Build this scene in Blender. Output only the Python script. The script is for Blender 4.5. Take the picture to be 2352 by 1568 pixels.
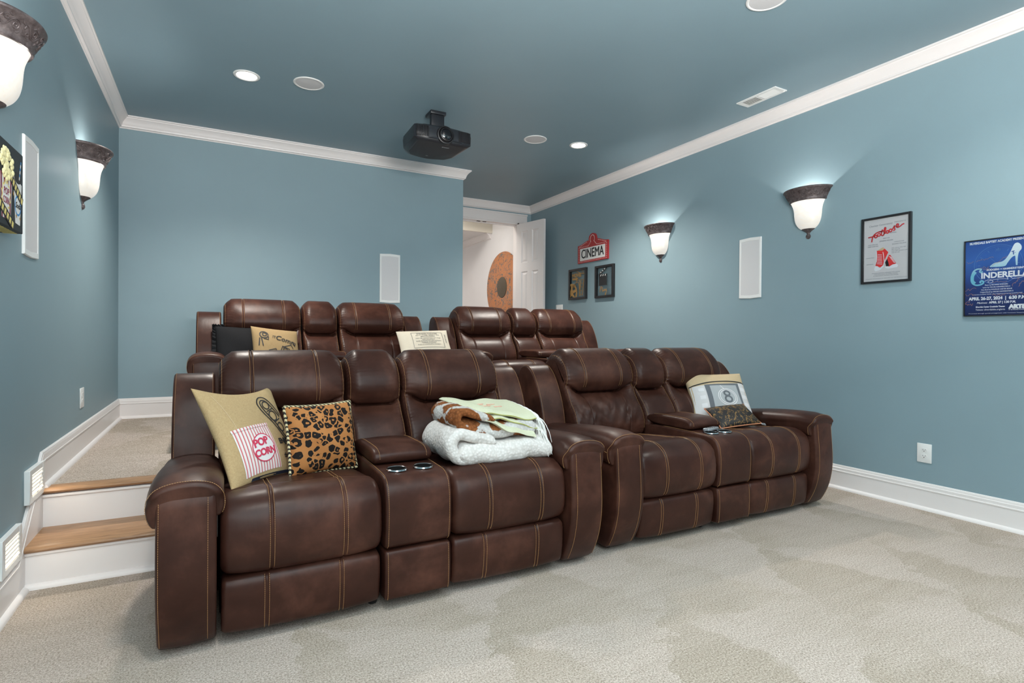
import bpy, bmesh, math, random
import numpy as np
from mathutils import Matrix, Vector, Euler
random.seed(4); RNG = np.random.default_rng(4)
S = bpy.context.scene
for o in list(bpy.data.objects): bpy.data.objects.remove(o)
C = S.collection
PI = math.pi
# ------------------------------------------------------------------ camera, world, exposure, area lights
L, RW, BY, DY = -0.715, 4.036, 5.773, 6.926          # wall planes (left x, right x, back y, door wall y)
ED, ZP, ZC = 2.475, 0.362, 2.948                     # end of back wall, platform height, ceiling height
FRONT = -1.7                                         # screen wall behind the camera
F, CX, CY = 1272.67, 1176.0, 777.04
cam = bpy.data.cameras.new('camera'); co = bpy.data.objects.new('camera', cam); C.objects.link(co)
cam.sensor_fit = 'HORIZONTAL'; cam.sensor_width = 36.0; cam.lens = F / 2352 * 36
cam.shift_x = 0.0; cam.shift_y = (CY - 784) / 2352
cam.clip_start = .02
R0 = (0.88007820, -0.47477518, 0.00713312); U0 = (-0.00371949, 0.00812888, 0.99996004); W0 = (0.47481420, 0.88006957, -0.00538813)
co.matrix_world = Matrix(((R0[0], U0[0], -W0[0], 0), (R0[1], U0[1], -W0[1], 0), (R0[2], U0[2], -W0[2], 1.10), (0, 0, 0, 1)))
S.camera = co
w = bpy.data.worlds.new('world'); S.world = w; w.use_nodes = True
w.node_tree.nodes['Background'].inputs[0].default_value = (0.75, 0.85, 1, 1)
w.node_tree.nodes['Background'].inputs[1].default_value = 0.05
S.view_settings.view_transform = 'Standard'; S.view_settings.look = 'None'
S.view_settings.gamma = 1.0; S.view_settings.use_curve_mapping = False
S.view_settings.exposure = 0.22

def lamp(name, kind, loc, power, color=(1, 1, 1), rot=(0, 0, 0), **kw):
    l = bpy.data.lights.new(name, kind); l.energy = power; l.color = color
    for k, v in kw.items(): setattr(l, k, v)
    o = bpy.data.objects.new(name, l); o.location = loc; o.rotation_euler = rot; C.objects.link(o); return o
# the photographer's bounced flash behind the camera, and an added soft fill that stands for no real source
lamp('flash_bounce', 'AREA', (0.7, -0.7, 1.6), 320, (1, .955, .91), (math.radians(166), 0, 0), size=1.2)
lamp('added_fill', 'AREA', (-0.2, -1.45, 1.9), 40, (1, .955, .915), (math.radians(84), 0, math.radians(-14)), size=1.6)
lamp('hall_light', 'AREA', (2.55, 7.45, 3.12), 26, (1, .95, .88), (0, 0, 0), size=.5)
lamp('hall_light_far', 'AREA', (2.7, 9.6, 2.6), 7, (1, .95, .9), (0, 0, 0), size=.5)

# ------------------------------------------------------------------ helpers
def link(name, data, parent=None, mat=None):
    o = bpy.data.objects.new(name, data); C.objects.link(o)
    if mat is not None and data is not None and not data.materials: data.materials.append(mat)
    if parent is not None: o.parent = parent
    return o
def mobj(name, V, Fc, mat, parent=None, smooth=True, angle=40):
    me = bpy.data.meshes.new(name); me.from_pydata([tuple(map(float, v)) for v in V], [], [tuple(f) for f in Fc]); me.update()
    fixn(me)
    if smooth: shade(me, angle)
    return link(name, me, parent, mat)
def fixn(me):
    bm = bmesh.new(); bm.from_mesh(me); bmesh.ops.recalc_face_normals(bm, faces=bm.faces); bm.to_mesh(me); bm.free()
def shade(me, angle=40):
    me.polygons.foreach_set('use_smooth', [True] * len(me.polygons))
    try: me.set_sharp_from_angle(angle=math.radians(angle))
    except Exception: pass
def thing(name, label, cat, loc=(0, 0, 0), rot=None, group=None, scale=None):
    o = bpy.data.objects.new(name, None); C.objects.link(o); o.location = loc; o.empty_display_size = .05
    if rot is not None: o.rotation_euler = rot
    if scale: o.scale = scale
    tag(o, label, cat, group); return o
def tag(o, label=None, cat=None, group=None, kind=None):
    if label: o['label'] = label
    if cat: o['category'] = cat
    if group: o['group'] = group
    if kind: o['kind'] = kind
    return o
def struct(o): o['kind'] = 'structure'; return o
def dup(root, loc=None, label=None, rot=None):
    r = root.copy(); C.objects.link(r)
    if loc is not None: r.location = loc
    if rot is not None: r.rotation_euler = rot
    if label: r['label'] = label
    for ch in list(root.children):
        c = ch.copy(); C.objects.link(c); c.parent = r
        for g in list(ch.children):
            d = g.copy(); C.objects.link(d); d.parent = c
    return r
class MB:                                            # collects shapes into one mesh
    def __init__(s): s.bm = bmesh.new()
    def box(s, c, d, bev=0, seg=2, rot=None):
        r = bmesh.ops.create_cube(s.bm, size=1.0); vs = r['verts']
        bmesh.ops.scale(s.bm, verts=vs, vec=d)
        if bev:
            es = list({e for v in vs for e in v.link_edges})
            b = bmesh.ops.bevel(s.bm, geom=es, offset=bev, segments=seg, profile=.5, affect='EDGES')
            vs = list({v for f in b['faces'] for v in f.verts} | {v for v in vs if v.is_valid})
        if rot is not None: bmesh.ops.rotate(s.bm, verts=vs, cent=(0, 0, 0), matrix=Euler(rot).to_matrix())
        bmesh.ops.translate(s.bm, verts=vs, vec=c); return s
    def raw(s, V, Fc):
        b = [s.bm.verts.new(tuple(map(float, v))) for v in V]
        for f in Fc:
            try: s.bm.faces.new([b[i] for i in f])
            except ValueError: pass
        return s
    def prism(s, pts, z0, z1):                        # 2D polygon (a,b) extruded along c
        n = len(pts)
        return s.raw([(p[0], p[1], z0) for p in pts] + [(p[0], p[1], z1) for p in pts],
                     [list(range(n))[::-1], list(range(n, 2 * n))] + [[i, (i + 1) % n, n + (i + 1) % n, n + i] for i in range(n)])
    def lathe(s, prof, a0=0, a1=2 * PI, n=32, sx=1, sy=1, axis='z', c=(0, 0, 0)):
        full = abs(a1 - a0 - 2 * PI) < 1e-6; m = n if full else n + 1; V = []; Fc = []
        for k in range(m):
            a = a0 + (a1 - a0) * k / n
            for r, z in prof:
                p = (r * math.cos(a) * sx, r * math.sin(a) * sy, z)
                if axis == 'y': p = (p[0], z, p[1])
                V.append((p[0] + c[0], p[1] + c[1], p[2] + c[2]))
        q = len(prof)
        for k in range(n):
            k2 = (k + 1) % m
            for j in range(q - 1): Fc.append([k * q + j, k2 * q + j, k2 * q + j + 1, k * q + j + 1])
        return s.raw(V, Fc)
    def tube(s, pts, r, n=6, cap=True):
        pts = [Vector(p) for p in pts]; V = []; Fc = []
        rr = r if hasattr(r, '__len__') else [r] * len(pts); up = None
        for i, p in enumerate(pts):
            t = (pts[min(i + 1, len(pts) - 1)] - pts[max(i - 1, 0)]).normalized()
            if up is None: up = t.orthogonal().normalized()
            up = (up - t * up.dot(t)).normalized(); b = t.cross(up)
            for k in range(n):
                a = 2 * PI * k / n; V.append(p + (up * math.cos(a) + b * math.sin(a)) * rr[i])
        for i in range(len(pts) - 1):
            for k in range(n): Fc.append([i * n + k, i * n + (k + 1) % n, (i + 1) * n + (k + 1) % n, (i + 1) * n + k])
        if cap: Fc += [list(range(n))[::-1], [(len(pts) - 1) * n + k for k in range(n)]]
        return s.raw(V, Fc)
    def ribbon(s, pts, wd, z0, z1):                   # flat stroke in the (a,b) plane
        P = [Vector(p[:2]) for p in pts]; A = []; B = []
        for i, p in enumerate(P):
            t = P[min(i + 1, len(P) - 1)] - P[max(i - 1, 0)]
            t = t.normalized() if t.length else Vector((1, 0)); n = Vector((-t.y, t.x)) * wd / 2
            A.append(p + n); B.append(p - n)
        V = []; Fc = []
        for a, b in zip(A, B): V += [(a.x, a.y, z0), (b.x, b.y, z0), (a.x, a.y, z1), (b.x, b.y, z1)]
        for i in range(len(P) - 1):
            j = i * 4; k = j + 4
            Fc += [[j + 2, k + 2, k + 3, j + 3], [j, j + 1, k + 1, k], [j, k, k + 2, j + 2], [j + 1, j + 3, k + 3, k + 1]]
        m = len(P) * 4 - 4
        Fc += [[0, 2, 3, 1], [m, m + 1, m + 3, m + 2]]
        return s.raw(V, Fc)
    def mesh(s, me): s.bm.from_mesh(me); return s
    def build(s, name, mat, parent=None, smooth=True, angle=40, fix=True):
        if fix: bmesh.ops.recalc_face_normals(s.bm, faces=s.bm.faces)
        me = bpy.data.meshes.new(name); s.bm.to_mesh(me); s.bm.free()
        if smooth: shade(me, angle)
        return link(name, me, parent, mat)
def smoothpath(pts, n=6):                             # Catmull-Rom through points
    P = [np.array(p, float) for p in pts]; P = [2 * P[0] - P[1]] + P + [2 * P[-1] - P[-2]]; out = []
    for i in range(1, len(P) - 2):
        for k in range(n):
            t = k / n; a, b, c, d = P[i - 1:i + 3]
            out.append(.5 * (2 * b + (c - a) * t + (2 * a - 5 * b + 4 * c - d) * t * t + (3 * b - a - 3 * c + d) * t ** 3))
    out.append(P[-2]); return out
def text_mesh(s, size, bold=0.0, shear=0.0, ext=.0004, align='CENTER', wx=1.0, space=1.0):
    cu = bpy.data.curves.new('lettering', 'FONT'); cu.body = s; cu.size = size; cu.offset = bold; cu.shear = shear
    cu.extrude = ext; cu.align_x = align; cu.align_y = 'CENTER'; cu.resolution_u = 3; cu.space_character = space
    o = bpy.data.objects.new('lettering', cu); me = bpy.data.meshes.new_from_object(o)
    if wx != 1.0: me.transform(Matrix.Diagonal((wx, 1, 1, 1)))
    bpy.data.objects.remove(o); bpy.data.curves.remove(cu); return me
def texts(name, items, mat, parent):                  # items: (string, a, b, c, size, kwargs)
    m = MB()
    for s, a, b, c, size, kw in items:
        kw = dict(kw); fit = kw.pop('fit', None); rot = kw.pop('rot', 0)
        me = text_mesh(s, size, **kw)
        xs = [v.co.x for v in me.vertices]
        if fit and xs: me.transform(Matrix.Diagonal((fit / max(max(xs) - min(xs), 1e-6), 1, 1, 1)))
        me.transform(Matrix.Translation((a, b, c)) @ Matrix.Rotation(rot, 4, 'Z'))
        m.mesh(me); bpy.data.meshes.remove(me)
    return m.build(name, mat, parent, smooth=False, fix=False)

# ------------------------------------------------------------------ materials
def mat(name, col=(.5, .5, .5), rough=.5, metal=0, spec=.5, emit=None, estr=0):
    m = bpy.data.materials.new(name); m.use_nodes = True; b = m.node_tree.nodes['Principled BSDF']
    b.inputs['Base Color'].default_value = (*col, 1); b.inputs['Roughness'].default_value = rough
    b.inputs['Metallic'].default_value = metal; b.inputs['Specular IOR Level'].default_value = spec
    if emit: b.inputs['Emission Color'].default_value = (*emit, 1); b.inputs['Emission Strength'].default_value = estr
    return m
class NT:
    def __init__(s, m): s.m = m; s.t = m.node_tree; s.b = s.t.nodes['Principled BSDF']
    def n(s, kind, **kw):
        x = s.t.nodes.new(kind)
        for k, v in kw.items():
            if k in x.inputs: x.inputs[k].default_value = v
            else: setattr(x, k, v)
        return x
    def l(s, a, b): s.t.links.new(a, b)
    def coord(s, which='Object', scale=(1, 1, 1), loc=(0, 0, 0)):
        if which == 'Position': src = s.n('ShaderNodeNewGeometry').outputs['Position']
        else: src = s.n('ShaderNodeTexCoord').outputs[which]
        mp = s.n('ShaderNodeMapping'); mp.inputs['Scale'].default_value = scale; mp.inputs['Location'].default_value = loc
        s.l(src, mp.inputs[0]); return mp.outputs[0]
    def noise(s, vec, scale, detail=3, rough=.5, dist=0):
        x = s.n('ShaderNodeTexNoise'); x.inputs['Scale'].default_value = scale; x.inputs['Detail'].default_value = detail
        x.inputs['Roughness'].default_value = rough; x.inputs['Distortion'].default_value = dist; s.l(vec, x.inputs['Vector']); return x.outputs['Fac']
    def vor(s, vec, scale, feature='F1', rnd=1.0):
        x = s.n('ShaderNodeTexVoronoi'); x.feature = feature; x.inputs['Scale'].default_value = scale
        x.inputs['Randomness'].default_value = rnd; s.l(vec, x.inputs['Vector']); return x
    def ramp(s, fac, stops, interp='LINEAR'):
        x = s.n('ShaderNodeValToRGB'); x.color_ramp.interpolation = interp; e = x.color_ramp.elements
        while len(e) < len(stops): e.new(.5)
        for el, (p, c) in zip(e, stops): el.position = p; el.color = (*c, 1) if len(c) == 3 else c
        s.l(fac, x.inputs[0]); return x.outputs[0]
    def math(s, op, a, b=None):
        x = s.n('ShaderNodeMath'); x.operation = op
        for i, v in enumerate((a, b)):
            if v is None: continue
            if isinstance(v, (int, float)): x.inputs[i].default_value = v
            else: s.l(v, x.inputs[i])
        return x.outputs[0]
    def mix(s, fac, a, b):
        x = s.n('ShaderNodeMix'); x.data_type = 'RGBA'
        for i, v in ((0, fac), (6, a), (7, b)):
            if isinstance(v, (int, float)): x.inputs[i].default_value = v
            elif isinstance(v, tuple): x.inputs[i].default_value = (*v, 1)
            else: s.l(v, x.inputs[i])
        return x.outputs[2]
    def bump(s, h, strength=.3, dist=.01, prev=None):
        x = s.n('ShaderNodeBump'); x.inputs['Strength'].default_value = strength; x.inputs['Distance'].default_value = dist
        s.l(h, x.inputs['Height'])
        if prev is not None: s.l(prev, x.inputs['Normal'])
        return x.outputs[0]
    def color(s, c): s.l(c, s.b.inputs['Base Color'])
    def rough(s, c): s.l(c, s.b.inputs['Roughness'])
    def normal(s, c): s.l(c, s.b.inputs['Normal'])

M = {}
def wallpaint(name, col, rough):
    m = mat(name, col, rough, spec=.35); n = NT(m); v = n.coord('Position')
    a = n.noise(v, 2.2, 4)
    n.color(n.mix(a, tuple(c * .95 for c in col), tuple(c * 1.05 for c in col)))
    n.normal(n.bump(n.noise(v, 260, 2), .12, .002)); return m
M['wall'] = wallpaint('blue_wall_paint', (.246, .345, .388), .5)
M['ceil'] = wallpaint('blue_ceiling_paint', (.242, .344, .396), .46)
M['white'] = mat('white_trim_paint', (.815, .772, .762), .35)
M['hallwall'] = wallpaint('white_hall_paint', (.82, .80, .80), .6)
M['cream'] = mat('cream_hall_paint', (.74, .68, .58), .6)
M['plate'] = mat('white_plastic', (.82, .82, .81), .35)
M['grille'] = mat('speaker_grille_cloth', (.66, .65, .66), .6)
n = NT(M['grille']); v = n.coord('Object'); n.normal(n.bump(n.vor(v, 420).outputs['Distance'], .35, .001))
M['dark'] = mat('black_hole', (.006, .006, .006), .9, spec=.03)
M['black'] = mat('black_frame', (.014, .014, .016), .4)

def leather():
    m = mat('brown_leather', (.05, .024, .017), .36, spec=.22); n = NT(m); v = n.coord('Position'); b = n.b
    a = n.noise(v, 3.3, 5, .6, .4); c = n.noise(v, 17, 4, .6)
    f = n.math('ADD', n.math('MULTIPLY', a, .75), n.math('MULTIPLY', c, .25))
    n.color(n.ramp(f, [(.30, (.026, .0090, .0062)), (.5, (.045, .0164, .0110)), (.66, (.088, .0345, .0228)), (.78, (.135, .059, .038))]))
    n.rough(n.ramp(a, [(.25, (.31, .31, .31)), (.75, (.45, .45, .45))]))
    g = n.vor(v, 330, 'DISTANCE_TO_EDGE').outputs['Distance']
    nb = n.bump(n.math('MINIMUM', g, .25), .10, .0012)
    wr = n.noise(n.coord('Position', (1, 1, .6)), 9, 4, .55, .5)
    n.normal(n.bump(wr, .16, .010, nb)); return m
M['leather'] = leather()
M['thread'] = mat('tan_thread', (.43, .225, .09), .6)
M['chrome'] = mat('chrome', (.75, .75, .76), .12, metal=1)

def carpet():
    m = mat('grey_carpet', (.5, .48, .45), .95, spec=.1); n = NT(m); v = n.coord('Position')
    f1 = n.noise(v, 150, 3, .7); f2 = n.noise(v, 420, 2, .6); f3 = n.noise(v, 55, 2, .6)
    speck = n.math('ADD', n.math('MULTIPLY', f1, .55), n.math('MULTIPLY', f2, .45))
    base = n.ramp(speck, [(.37, (.225, .178, .140)), (.5, (.52, .440, .378)), (.62, (.77, .680, .618))])
    # vacuum lanes: pile brushed different ways in rows of long wedges with ragged edges
    ns = n.n('ShaderNodeTexNoise'); ns.inputs['Scale'].default_value = 2.6; ns.inputs['Detail'].default_value = 5; ns.inputs['Roughness'].default_value = .62; n.l(n.coord('Position'), ns.inputs['Vector'])
    sc = n.n('ShaderNodeVectorMath'); sc.operation = 'SCALE'; sc.inputs['Scale'].default_value = .55; n.l(ns.outputs['Color'], sc.inputs[0])
    dd = n.n('ShaderNodeVectorMath'); dd.operation = 'ADD'; n.l(n.coord('Position'), dd.inputs[0]); n.l(sc.outputs[0], dd.inputs[1])
    rt = n.n('ShaderNodeMapping'); rt.inputs['Rotation'].default_value = (0, 0, math.radians(-52)); rt.inputs['Scale'].default_value = (1.7, 1.25, 1); n.l(dd.outputs[0], rt.inputs[0])
    sx = n.n('ShaderNodeSeparateXYZ'); n.l(rt.outputs[0], sx.inputs[0])
    row = n.math('FLOOR', sx.outputs[1]); fv = n.math('FRACT', sx.outputs[1]); fu = n.math('FRACT', n.math('ADD', sx.outputs[0], n.math('MULTIPLY', row, .37)))
    wv = n.math('ABSOLUTE', n.math('SUBTRACT', n.math('MULTIPLY', fu, 2.0), 1.0))
    ed_ = n.math('ADD', n.math('MULTIPLY', n.math('SUBTRACT', wv, n.math('MULTIPLY', fv, 1.1)), 7.0), .5)
    patch = n.noise(n.coord('Position'), 1.3, 3)
    lane = n.mix(n.math('MULTIPLY', ed_, 1.0), (.880, .872, .832), (1.045, 1.045, 1.055)); lane.node.clamp_factor = True
    lane = n.mix(n.ramp(patch, [(.38, (.12, .12, .12)), (.58, (1, 1, 1))]), (.985, .985, .975), lane)
    streak = n.ramp(n.noise(n.coord('Position', (.9, 5.5, 1)), 2.6, 4, .6, .8), [(.35, (.955, .95, .94)), (.62, (1.03, 1.03, 1.03))])
    mm = n.n('ShaderNodeMix'); mm.data_type = 'RGBA'; mm.blend_type = 'MULTIPLY'; mm.inputs[0].default_value = 1
    n.l(base, mm.inputs[6]); n.l(lane, mm.inputs[7])
    m2 = n.n('ShaderNodeMix'); m2.data_type = 'RGBA'; m2.blend_type = 'MULTIPLY'; m2.inputs[0].default_value = 1
    n.l(mm.outputs[2], m2.inputs[6]); n.l(streak, m2.inputs[7]); n.color(m2.outputs[2])
    h = n.math('ADD', speck, n.math('MULTIPLY', f3, .12))
    n.normal(n.bump(h, .8, .009)); return m
M['carpet'] = carpet()

def oak():
    m = mat('oak_tread', (.4, .2, .09), .35); n = NT(m); v = n.coord('Position', (1.2, 16, 16))
    a = n.noise(v, 3.2, 6, .65, 1.2); g = n.noise(n.coord('Position', (3, 90, 90)), 3, 3)
    n.color(n.ramp(n.math('ADD', n.math('MULTIPLY', a, .75), n.math('MULTIPLY', g, .25)),
                   [(.3, (.13, .062, .028)), (.48, (.34, .185, .092)), (.62, (.44, .25, .13)), (.8, (.54, .34, .19))]))
    n.normal(n.bump(g, .12, .002)); return m
M['oak'] = oak()
def weave(name, c0, c1, sc=520):
    m = mat(name, c0, .85, spec=.2); n = NT(m); v = n.coord('Object')
    a = n.n('ShaderNodeTexChecker'); a.inputs['Scale'].default_value = sc; n.l(v, a.inputs['Vector'])
    f = n.noise(v, 160, 3, .6); n.color(n.mix(f, c0, c1))
    n.normal(n.bump(n.math('ADD', n.noise(n.coord('Object', (1, 1, 6)), 180, 2), n.noise(n.coord('Object', (6, 1, 1)), 180, 2)), .5, .002)); return m
M['burlap'] = weave('tan_burlap', (.40, .265, .125), (.60, .43, .235))
M['linen'] = weave('tan_linen', (.58, .42, .25), (.68, .52, .33))
M['creamcloth'] = weave('cream_cotton', (.66, .58, .46), (.76, .69, .57))
M['tanprint'] = weave('tan_cotton', (.30, .20, .095), (.40, .28, .145))
M['blackfelt'] = weave('black_plush', (.006, .006, .007), (.014, .014, .016))
M['ink'] = mat('black_ink', (.02, .02, .022), .7)
M['greyink'] = mat('grey_ink', (.16, .16, .16), .7)
M['inkblue'] = mat('navy_zip', (.03, .035, .06), .5)
M['redink'] = mat('red_print', (.62, .045, .10), .6)
M['whitepatch'] = mat('white_patch', (.80, .76, .76), .7)
M['greycloth'] = mat('grey_cloth', (.42, .43, .44), .8)
M['darkgreycloth'] = mat('dark_grey_cloth', (.14, .15, .165), .8)
M['palecloth'] = mat('pale_cloth', (.70, .66, .65), .8)
M['copperpipe'] = mat('copper_piping', (.62, .25, .13), .5)
def stripe():
    m = mat('red_white_ticking', (.8, .7, .7), .8); n = NT(m); v = n.coord('UV', (13, 1, 1))
    s = n.n('ShaderNodeSeparateXYZ'); n.l(v, s.inputs[0]); fr = n.math('FRACT', s.outputs[0])
    n.color(n.ramp(fr, [(0, (.78, .72, .70)), (.40, (.78, .72, .70)), (.44, (.60, .13, .14)), (.70, (.60, .13, .14)), (.74, (.78, .72, .70)), (.82, (.66, .32, .32)), (.9, (.78, .72, .70))])); return m
M['stripe'] = stripe()
def leopard():
    m = mat('leopard_velvet', (.5, .22, .07), .8, spec=.2); n = NT(m); v = n.coord('UV', (1, 1, 1))
    ns = n.n('ShaderNodeTexNoise'); ns.inputs['Scale'].default_value = 9; n.l(v, ns.inputs['Vector'])
    sc = n.n('ShaderNodeVectorMath'); sc.operation = 'SCALE'; sc.inputs['Scale'].default_value = .10; n.l(ns.outputs['Color'], sc.inputs[0])
    ad = n.n('ShaderNodeVectorMath'); ad.operation = 'ADD'; n.l(v, ad.inputs[0]); n.l(sc.outputs[0], ad.inputs[1])
    vo = n.vor(ad.outputs[0], 12.0, 'F1', .80); d = vo.outputs['Distance']
    ed = n.vor(ad.outputs[0], 12.0, 'DISTANCE_TO_EDGE', .80).outputs['Distance']
    sp = n.math('MULTIPLY', n.math('GREATER_THAN', ed, .075), n.math('LESS_THAN', d, .52))
    brk = n.noise(v, 17, 1, .5); hole = n.math('MULTIPLY', n.math('LESS_THAN', d, .20), n.math('GREATER_THAN', brk, .55))
    cut = n.math('GREATER_THAN', n.noise(v, 13, 0, .5), .72)
    k = n.math('MULTIPLY', sp, n.math('SUBTRACT', 1, n.math('MAXIMUM', hole, cut)))
    base = n.mix(n.noise(v, 5, 3), (.36, .13, .035), (.52, .23, .08))
    n.color(n.mix(k, base, (.012, .009, .008))); n.normal(n.bump(n.noise(v, 300, 2), .3, .001)); return m
M['leopard'] = leopard()
def brocade():
    m = mat('black_gold_brocade', (.02, .02, .02), .55); n = NT(m); v = n.coord('UV', (1.5, 1, 1))
    a = n.noise(v, 7, 6, .62, 2.4); b = n.vor(v, 9).outputs['Distance']
    k = n.math('MULTIPLY', n.math('GREATER_THAN', a, .53), n.math('LESS_THAN', n.noise(v, 26, 2, .5, 1.0), .56))
    n.color(n.mix(k, (.010, .009, .010), (.23, .125, .035))); return m
M['brocade'] = brocade()
def braid():
    m = mat('black_cream_braid', (.7, .6, .35), .7); n = NT(m); v = n.coord('Object')
    c = n.n('ShaderNodeTexWave'); c.inputs['Scale'].default_value = 34; c.inputs['Distortion'].default_value = 2.5; c.bands_direction = 'DIAGONAL'; n.l(v, c.inputs['Vector'])
    n.color(n.ramp(c.outputs['Fac'], [(.40, (.012, .011, .01)), (.52, (.66, .56, .32))])); return m
M['braid'] = braid()
def sherpa(name, c0, c1, thr=None, c2=None):
    m = mat(name, c0, .95, spec=.1); n = NT(m); v = n.coord('Position')
    vo = n.vor(v, 80).outputs['Distance']; base = n.ramp(vo, [(0, c1), (.7, c0)])
    if thr is not None:
        a = n.noise(n.coord('Position', (1, 1, 1.3), (.6, 0, .4)), 9, 4, .55, .6); k = n.ramp(a, [(thr - .015, (0, 0, 0)), (thr + .015, (1, 1, 1))])
        base = n.mix(k, base, n.ramp(vo, [(0, c2), (.8, tuple(x * .5 for x in c2))]))
    n.color(base); n.normal(n.bump(n.math('SUBTRACT', 1.0, vo), .42, .006)); return m
M['sherpa'] = sherpa('white_sherpa', (.62, .585, .555), (.79, .75, .725))
M['cow'] = sherpa('brown_white_plush', (.50, .48, .46), (.66, .64, .62), .50, (.33, .115, .04))
M['green'] = weave('pale_green_throw', (.56, .57, .39), (.69, .69, .53))
M['greenedge'] = mat('lime_edging', (.38, .38, .09), .8)
M['fringe'] = mat('white_fringe', (.84, .83, .80), .8)
M['pinkprint'] = mat('pink_embroidery', (.74, .44, .34), .8)
def bronze():
    m = mat('aged_bronze', (.10, .075, .07), .45, metal=.25); n = NT(m); v = n.coord('Position')
    n.color(n.ramp(n.noise(v, 40, 4, .6), [(.3, (.055, .040, .040)), (.6, (.135, .108, .108)), (.8, (.22, .17, .165))]))
    n.normal(n.bump(n.noise(v, 70, 3), .4, .004)); return m
M['bronze'] = bronze()
def lampglass():
    m = mat('alabaster_glass', (.42, .39, .34), .35); n = NT(m); v = n.coord('Position')
    a = n.noise(v, 9, 4, .6, 1.0); b = n.noise(v, 6, 5, .7, 3.0)
    vein = n.ramp(n.math('ABSOLUTE', n.math('SUBTRACT', b, .5)), [(0, (1, .83, .62)), (.022, (1, .96, .90))])
    e = n.mix(a, vein, (1, .965, .915)); n.l(e, n.b.inputs['Emission Color'])
    s = n.n('ShaderNodeSeparateXYZ'); n.l(n.n('ShaderNodeTexCoord').outputs['Object'], s.inputs[0])
    st = n.n('ShaderNodeMapRange'); st.inputs[1].default_value = -.26; st.inputs[2].default_value = -.06
    st.inputs[3].default_value = .44; st.inputs[4].default_value = .80
    n.l(s.outputs[1], st.inputs[0]); n.l(st.outputs[0], n.b.inputs['Emission Strength']); return m
M['lampglass'] = lampglass()
M['canlight'] = mat('downlight_lens', (.9, .9, .9), .4, emit=(1, .95, .86), estr=9)
M['steplight'] = mat('step_light_lens', (.9, .85, .75), .4, emit=(1, .86, .68), estr=.75)
M['projector'] = mat('charcoal_plastic', (.018, .020, .025), .32)
M['projbottom'] = mat('matte_charcoal', (.030, .030, .034), .55)
M['lens'] = mat('lens_glass', (.004, .004, .006), .04, spec=.9)
M['silver'] = mat('silver_plastic', (.42, .43, .45), .3, metal=.5)
def coppermat():
    m = mat('hammered_copper', (.55, .2, .07), .45); n = NT(m); v = n.coord('Object')
    a = n.noise(v, 13, 5, .7, 1.4); b = n.noise(v, 3.0, 3); p = n.noise(v, 24, 4, .75, .6)
    base = n.mix(b, (.46, .155, .05), (.60, .25, .10))
    k = n.ramp(n.math('MULTIPLY', n.math('GREATER_THAN', a, .53), n.math('GREATER_THAN', p, .47)), [(0, (0, 0, 0)), (1, (1, 1, 1))])
    n.color(n.mix(k, base, n.mix(n.noise(v, 5, 2), (.07, .035, .025), (.20, .23, .22)))); n.normal(n.bump(a, .3, .01)); return m
M['copper'] = coppermat()
M['discmid'] = mat('dark_brass', (.11, .085, .055), .4, metal=.4)
M['red'] = mat('sign_red', (.42, .028, .03), .5)
M['signwhite'] = mat('sign_white', (.78, .77, .75), .5)
M['gold'] = mat('gold_paint', (.40, .22, .06), .5)
M['paper'] = mat('poster_paper', (.66, .645, .66), .28)
M['posterred'] = mat('poster_red', (.70, .035, .035), .4)
M['postergrey'] = mat('poster_grey_print', (.22, .23, .27), .5)
M['posterwhite'] = mat('poster_white', (.80, .82, .86), .4)
M['posternavy'] = mat('poster_navy_outline', (.06, .07, .14), .4)
M['bronzepen'] = mat('copper_pen', (.42, .19, .11), .4)
M['cyan'] = mat('poster_cyan', (.20, .52, .66), .4)
M['clockblue'] = mat('clock_blue', (.055, .15, .44), .4)
def bluegrad():
    m = mat('poster_blue', (.03, .08, .3), .25); n = NT(m); s = n.n('ShaderNodeSeparateXYZ'); n.l(n.coord('Object'), s.inputs[0])
    f = n.math('ADD', n.math('MULTIPLY', s.outputs[1], 1.7), .5)
    f = n.math('ADD', f, n.math('MULTIPLY', n.noise(n.coord('Object'), 6, 4), .15))
    n.color(n.ramp(f, [(.12, (.009, .013, .07)), (.5, (.018, .045, .19)), (.78, (.035, .12, .42)), (1, (.025, .065, .26))])); return m
M['posterblue'] = bluegrad()
def shoegrad():
    m = mat('poster_slipper', (.5, .7, .8), .3); n = NT(m); s = n.n('ShaderNodeSeparateXYZ'); n.l(n.coord('Object'), s.inputs[0])
    n.color(n.ramp(n.math('ADD', n.math('MULTIPLY', s.outputs[1], 6), -.1), [(0, (.16, .48, .62)), (.8, (.76, .84, .90))])); return m
M['slipper'] = shoegrad()
def artglass():
    m = bpy.data.materials.new('clear_glass'); m.use_nodes = True; t = m.node_tree; b = t.nodes['Principled BSDF']
    b.inputs['Base Color'].default_value = (1, 1, 1, 1); b.inputs['Roughness'].default_value = .02
    b.inputs['Transmission Weight'].default_value = 1; b.inputs['IOR'].default_value = 1.08; return m
M['glass'] = artglass()
M['yellow'] = mat('art_yellow', (.72, .60, .20), .6)
M['corn'] = mat('art_popcorn', (.80, .73, .40), .6)
M['maroon'] = mat('art_maroon', (.20, .03, .06), .6)
M['chalk'] = mat('chalkboard', (.018, .024, .028), .6)
M['artblue'] = mat('art_blue', (.05, .25, .55), .6)

# ------------------------------------------------------------------ wall frames: a = to the viewer's right along the wall, b = up, c = out of the wall
def frame(a, b, c): return Matrix((a, b, c)).transposed().to_euler()
ROT_R = frame((0, -1, 0), (0, 0, 1), (-1, 0, 0)); ROT_L = frame((0, 1, 0), (0, 0, 1), (1, 0, 0))
ROT_B = frame((1, 0, 0), (0, 0, 1), (0, -1, 0)); ROT_C = frame((1, 0, 0), (0, -1, 0), (0, 0, -1))

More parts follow.
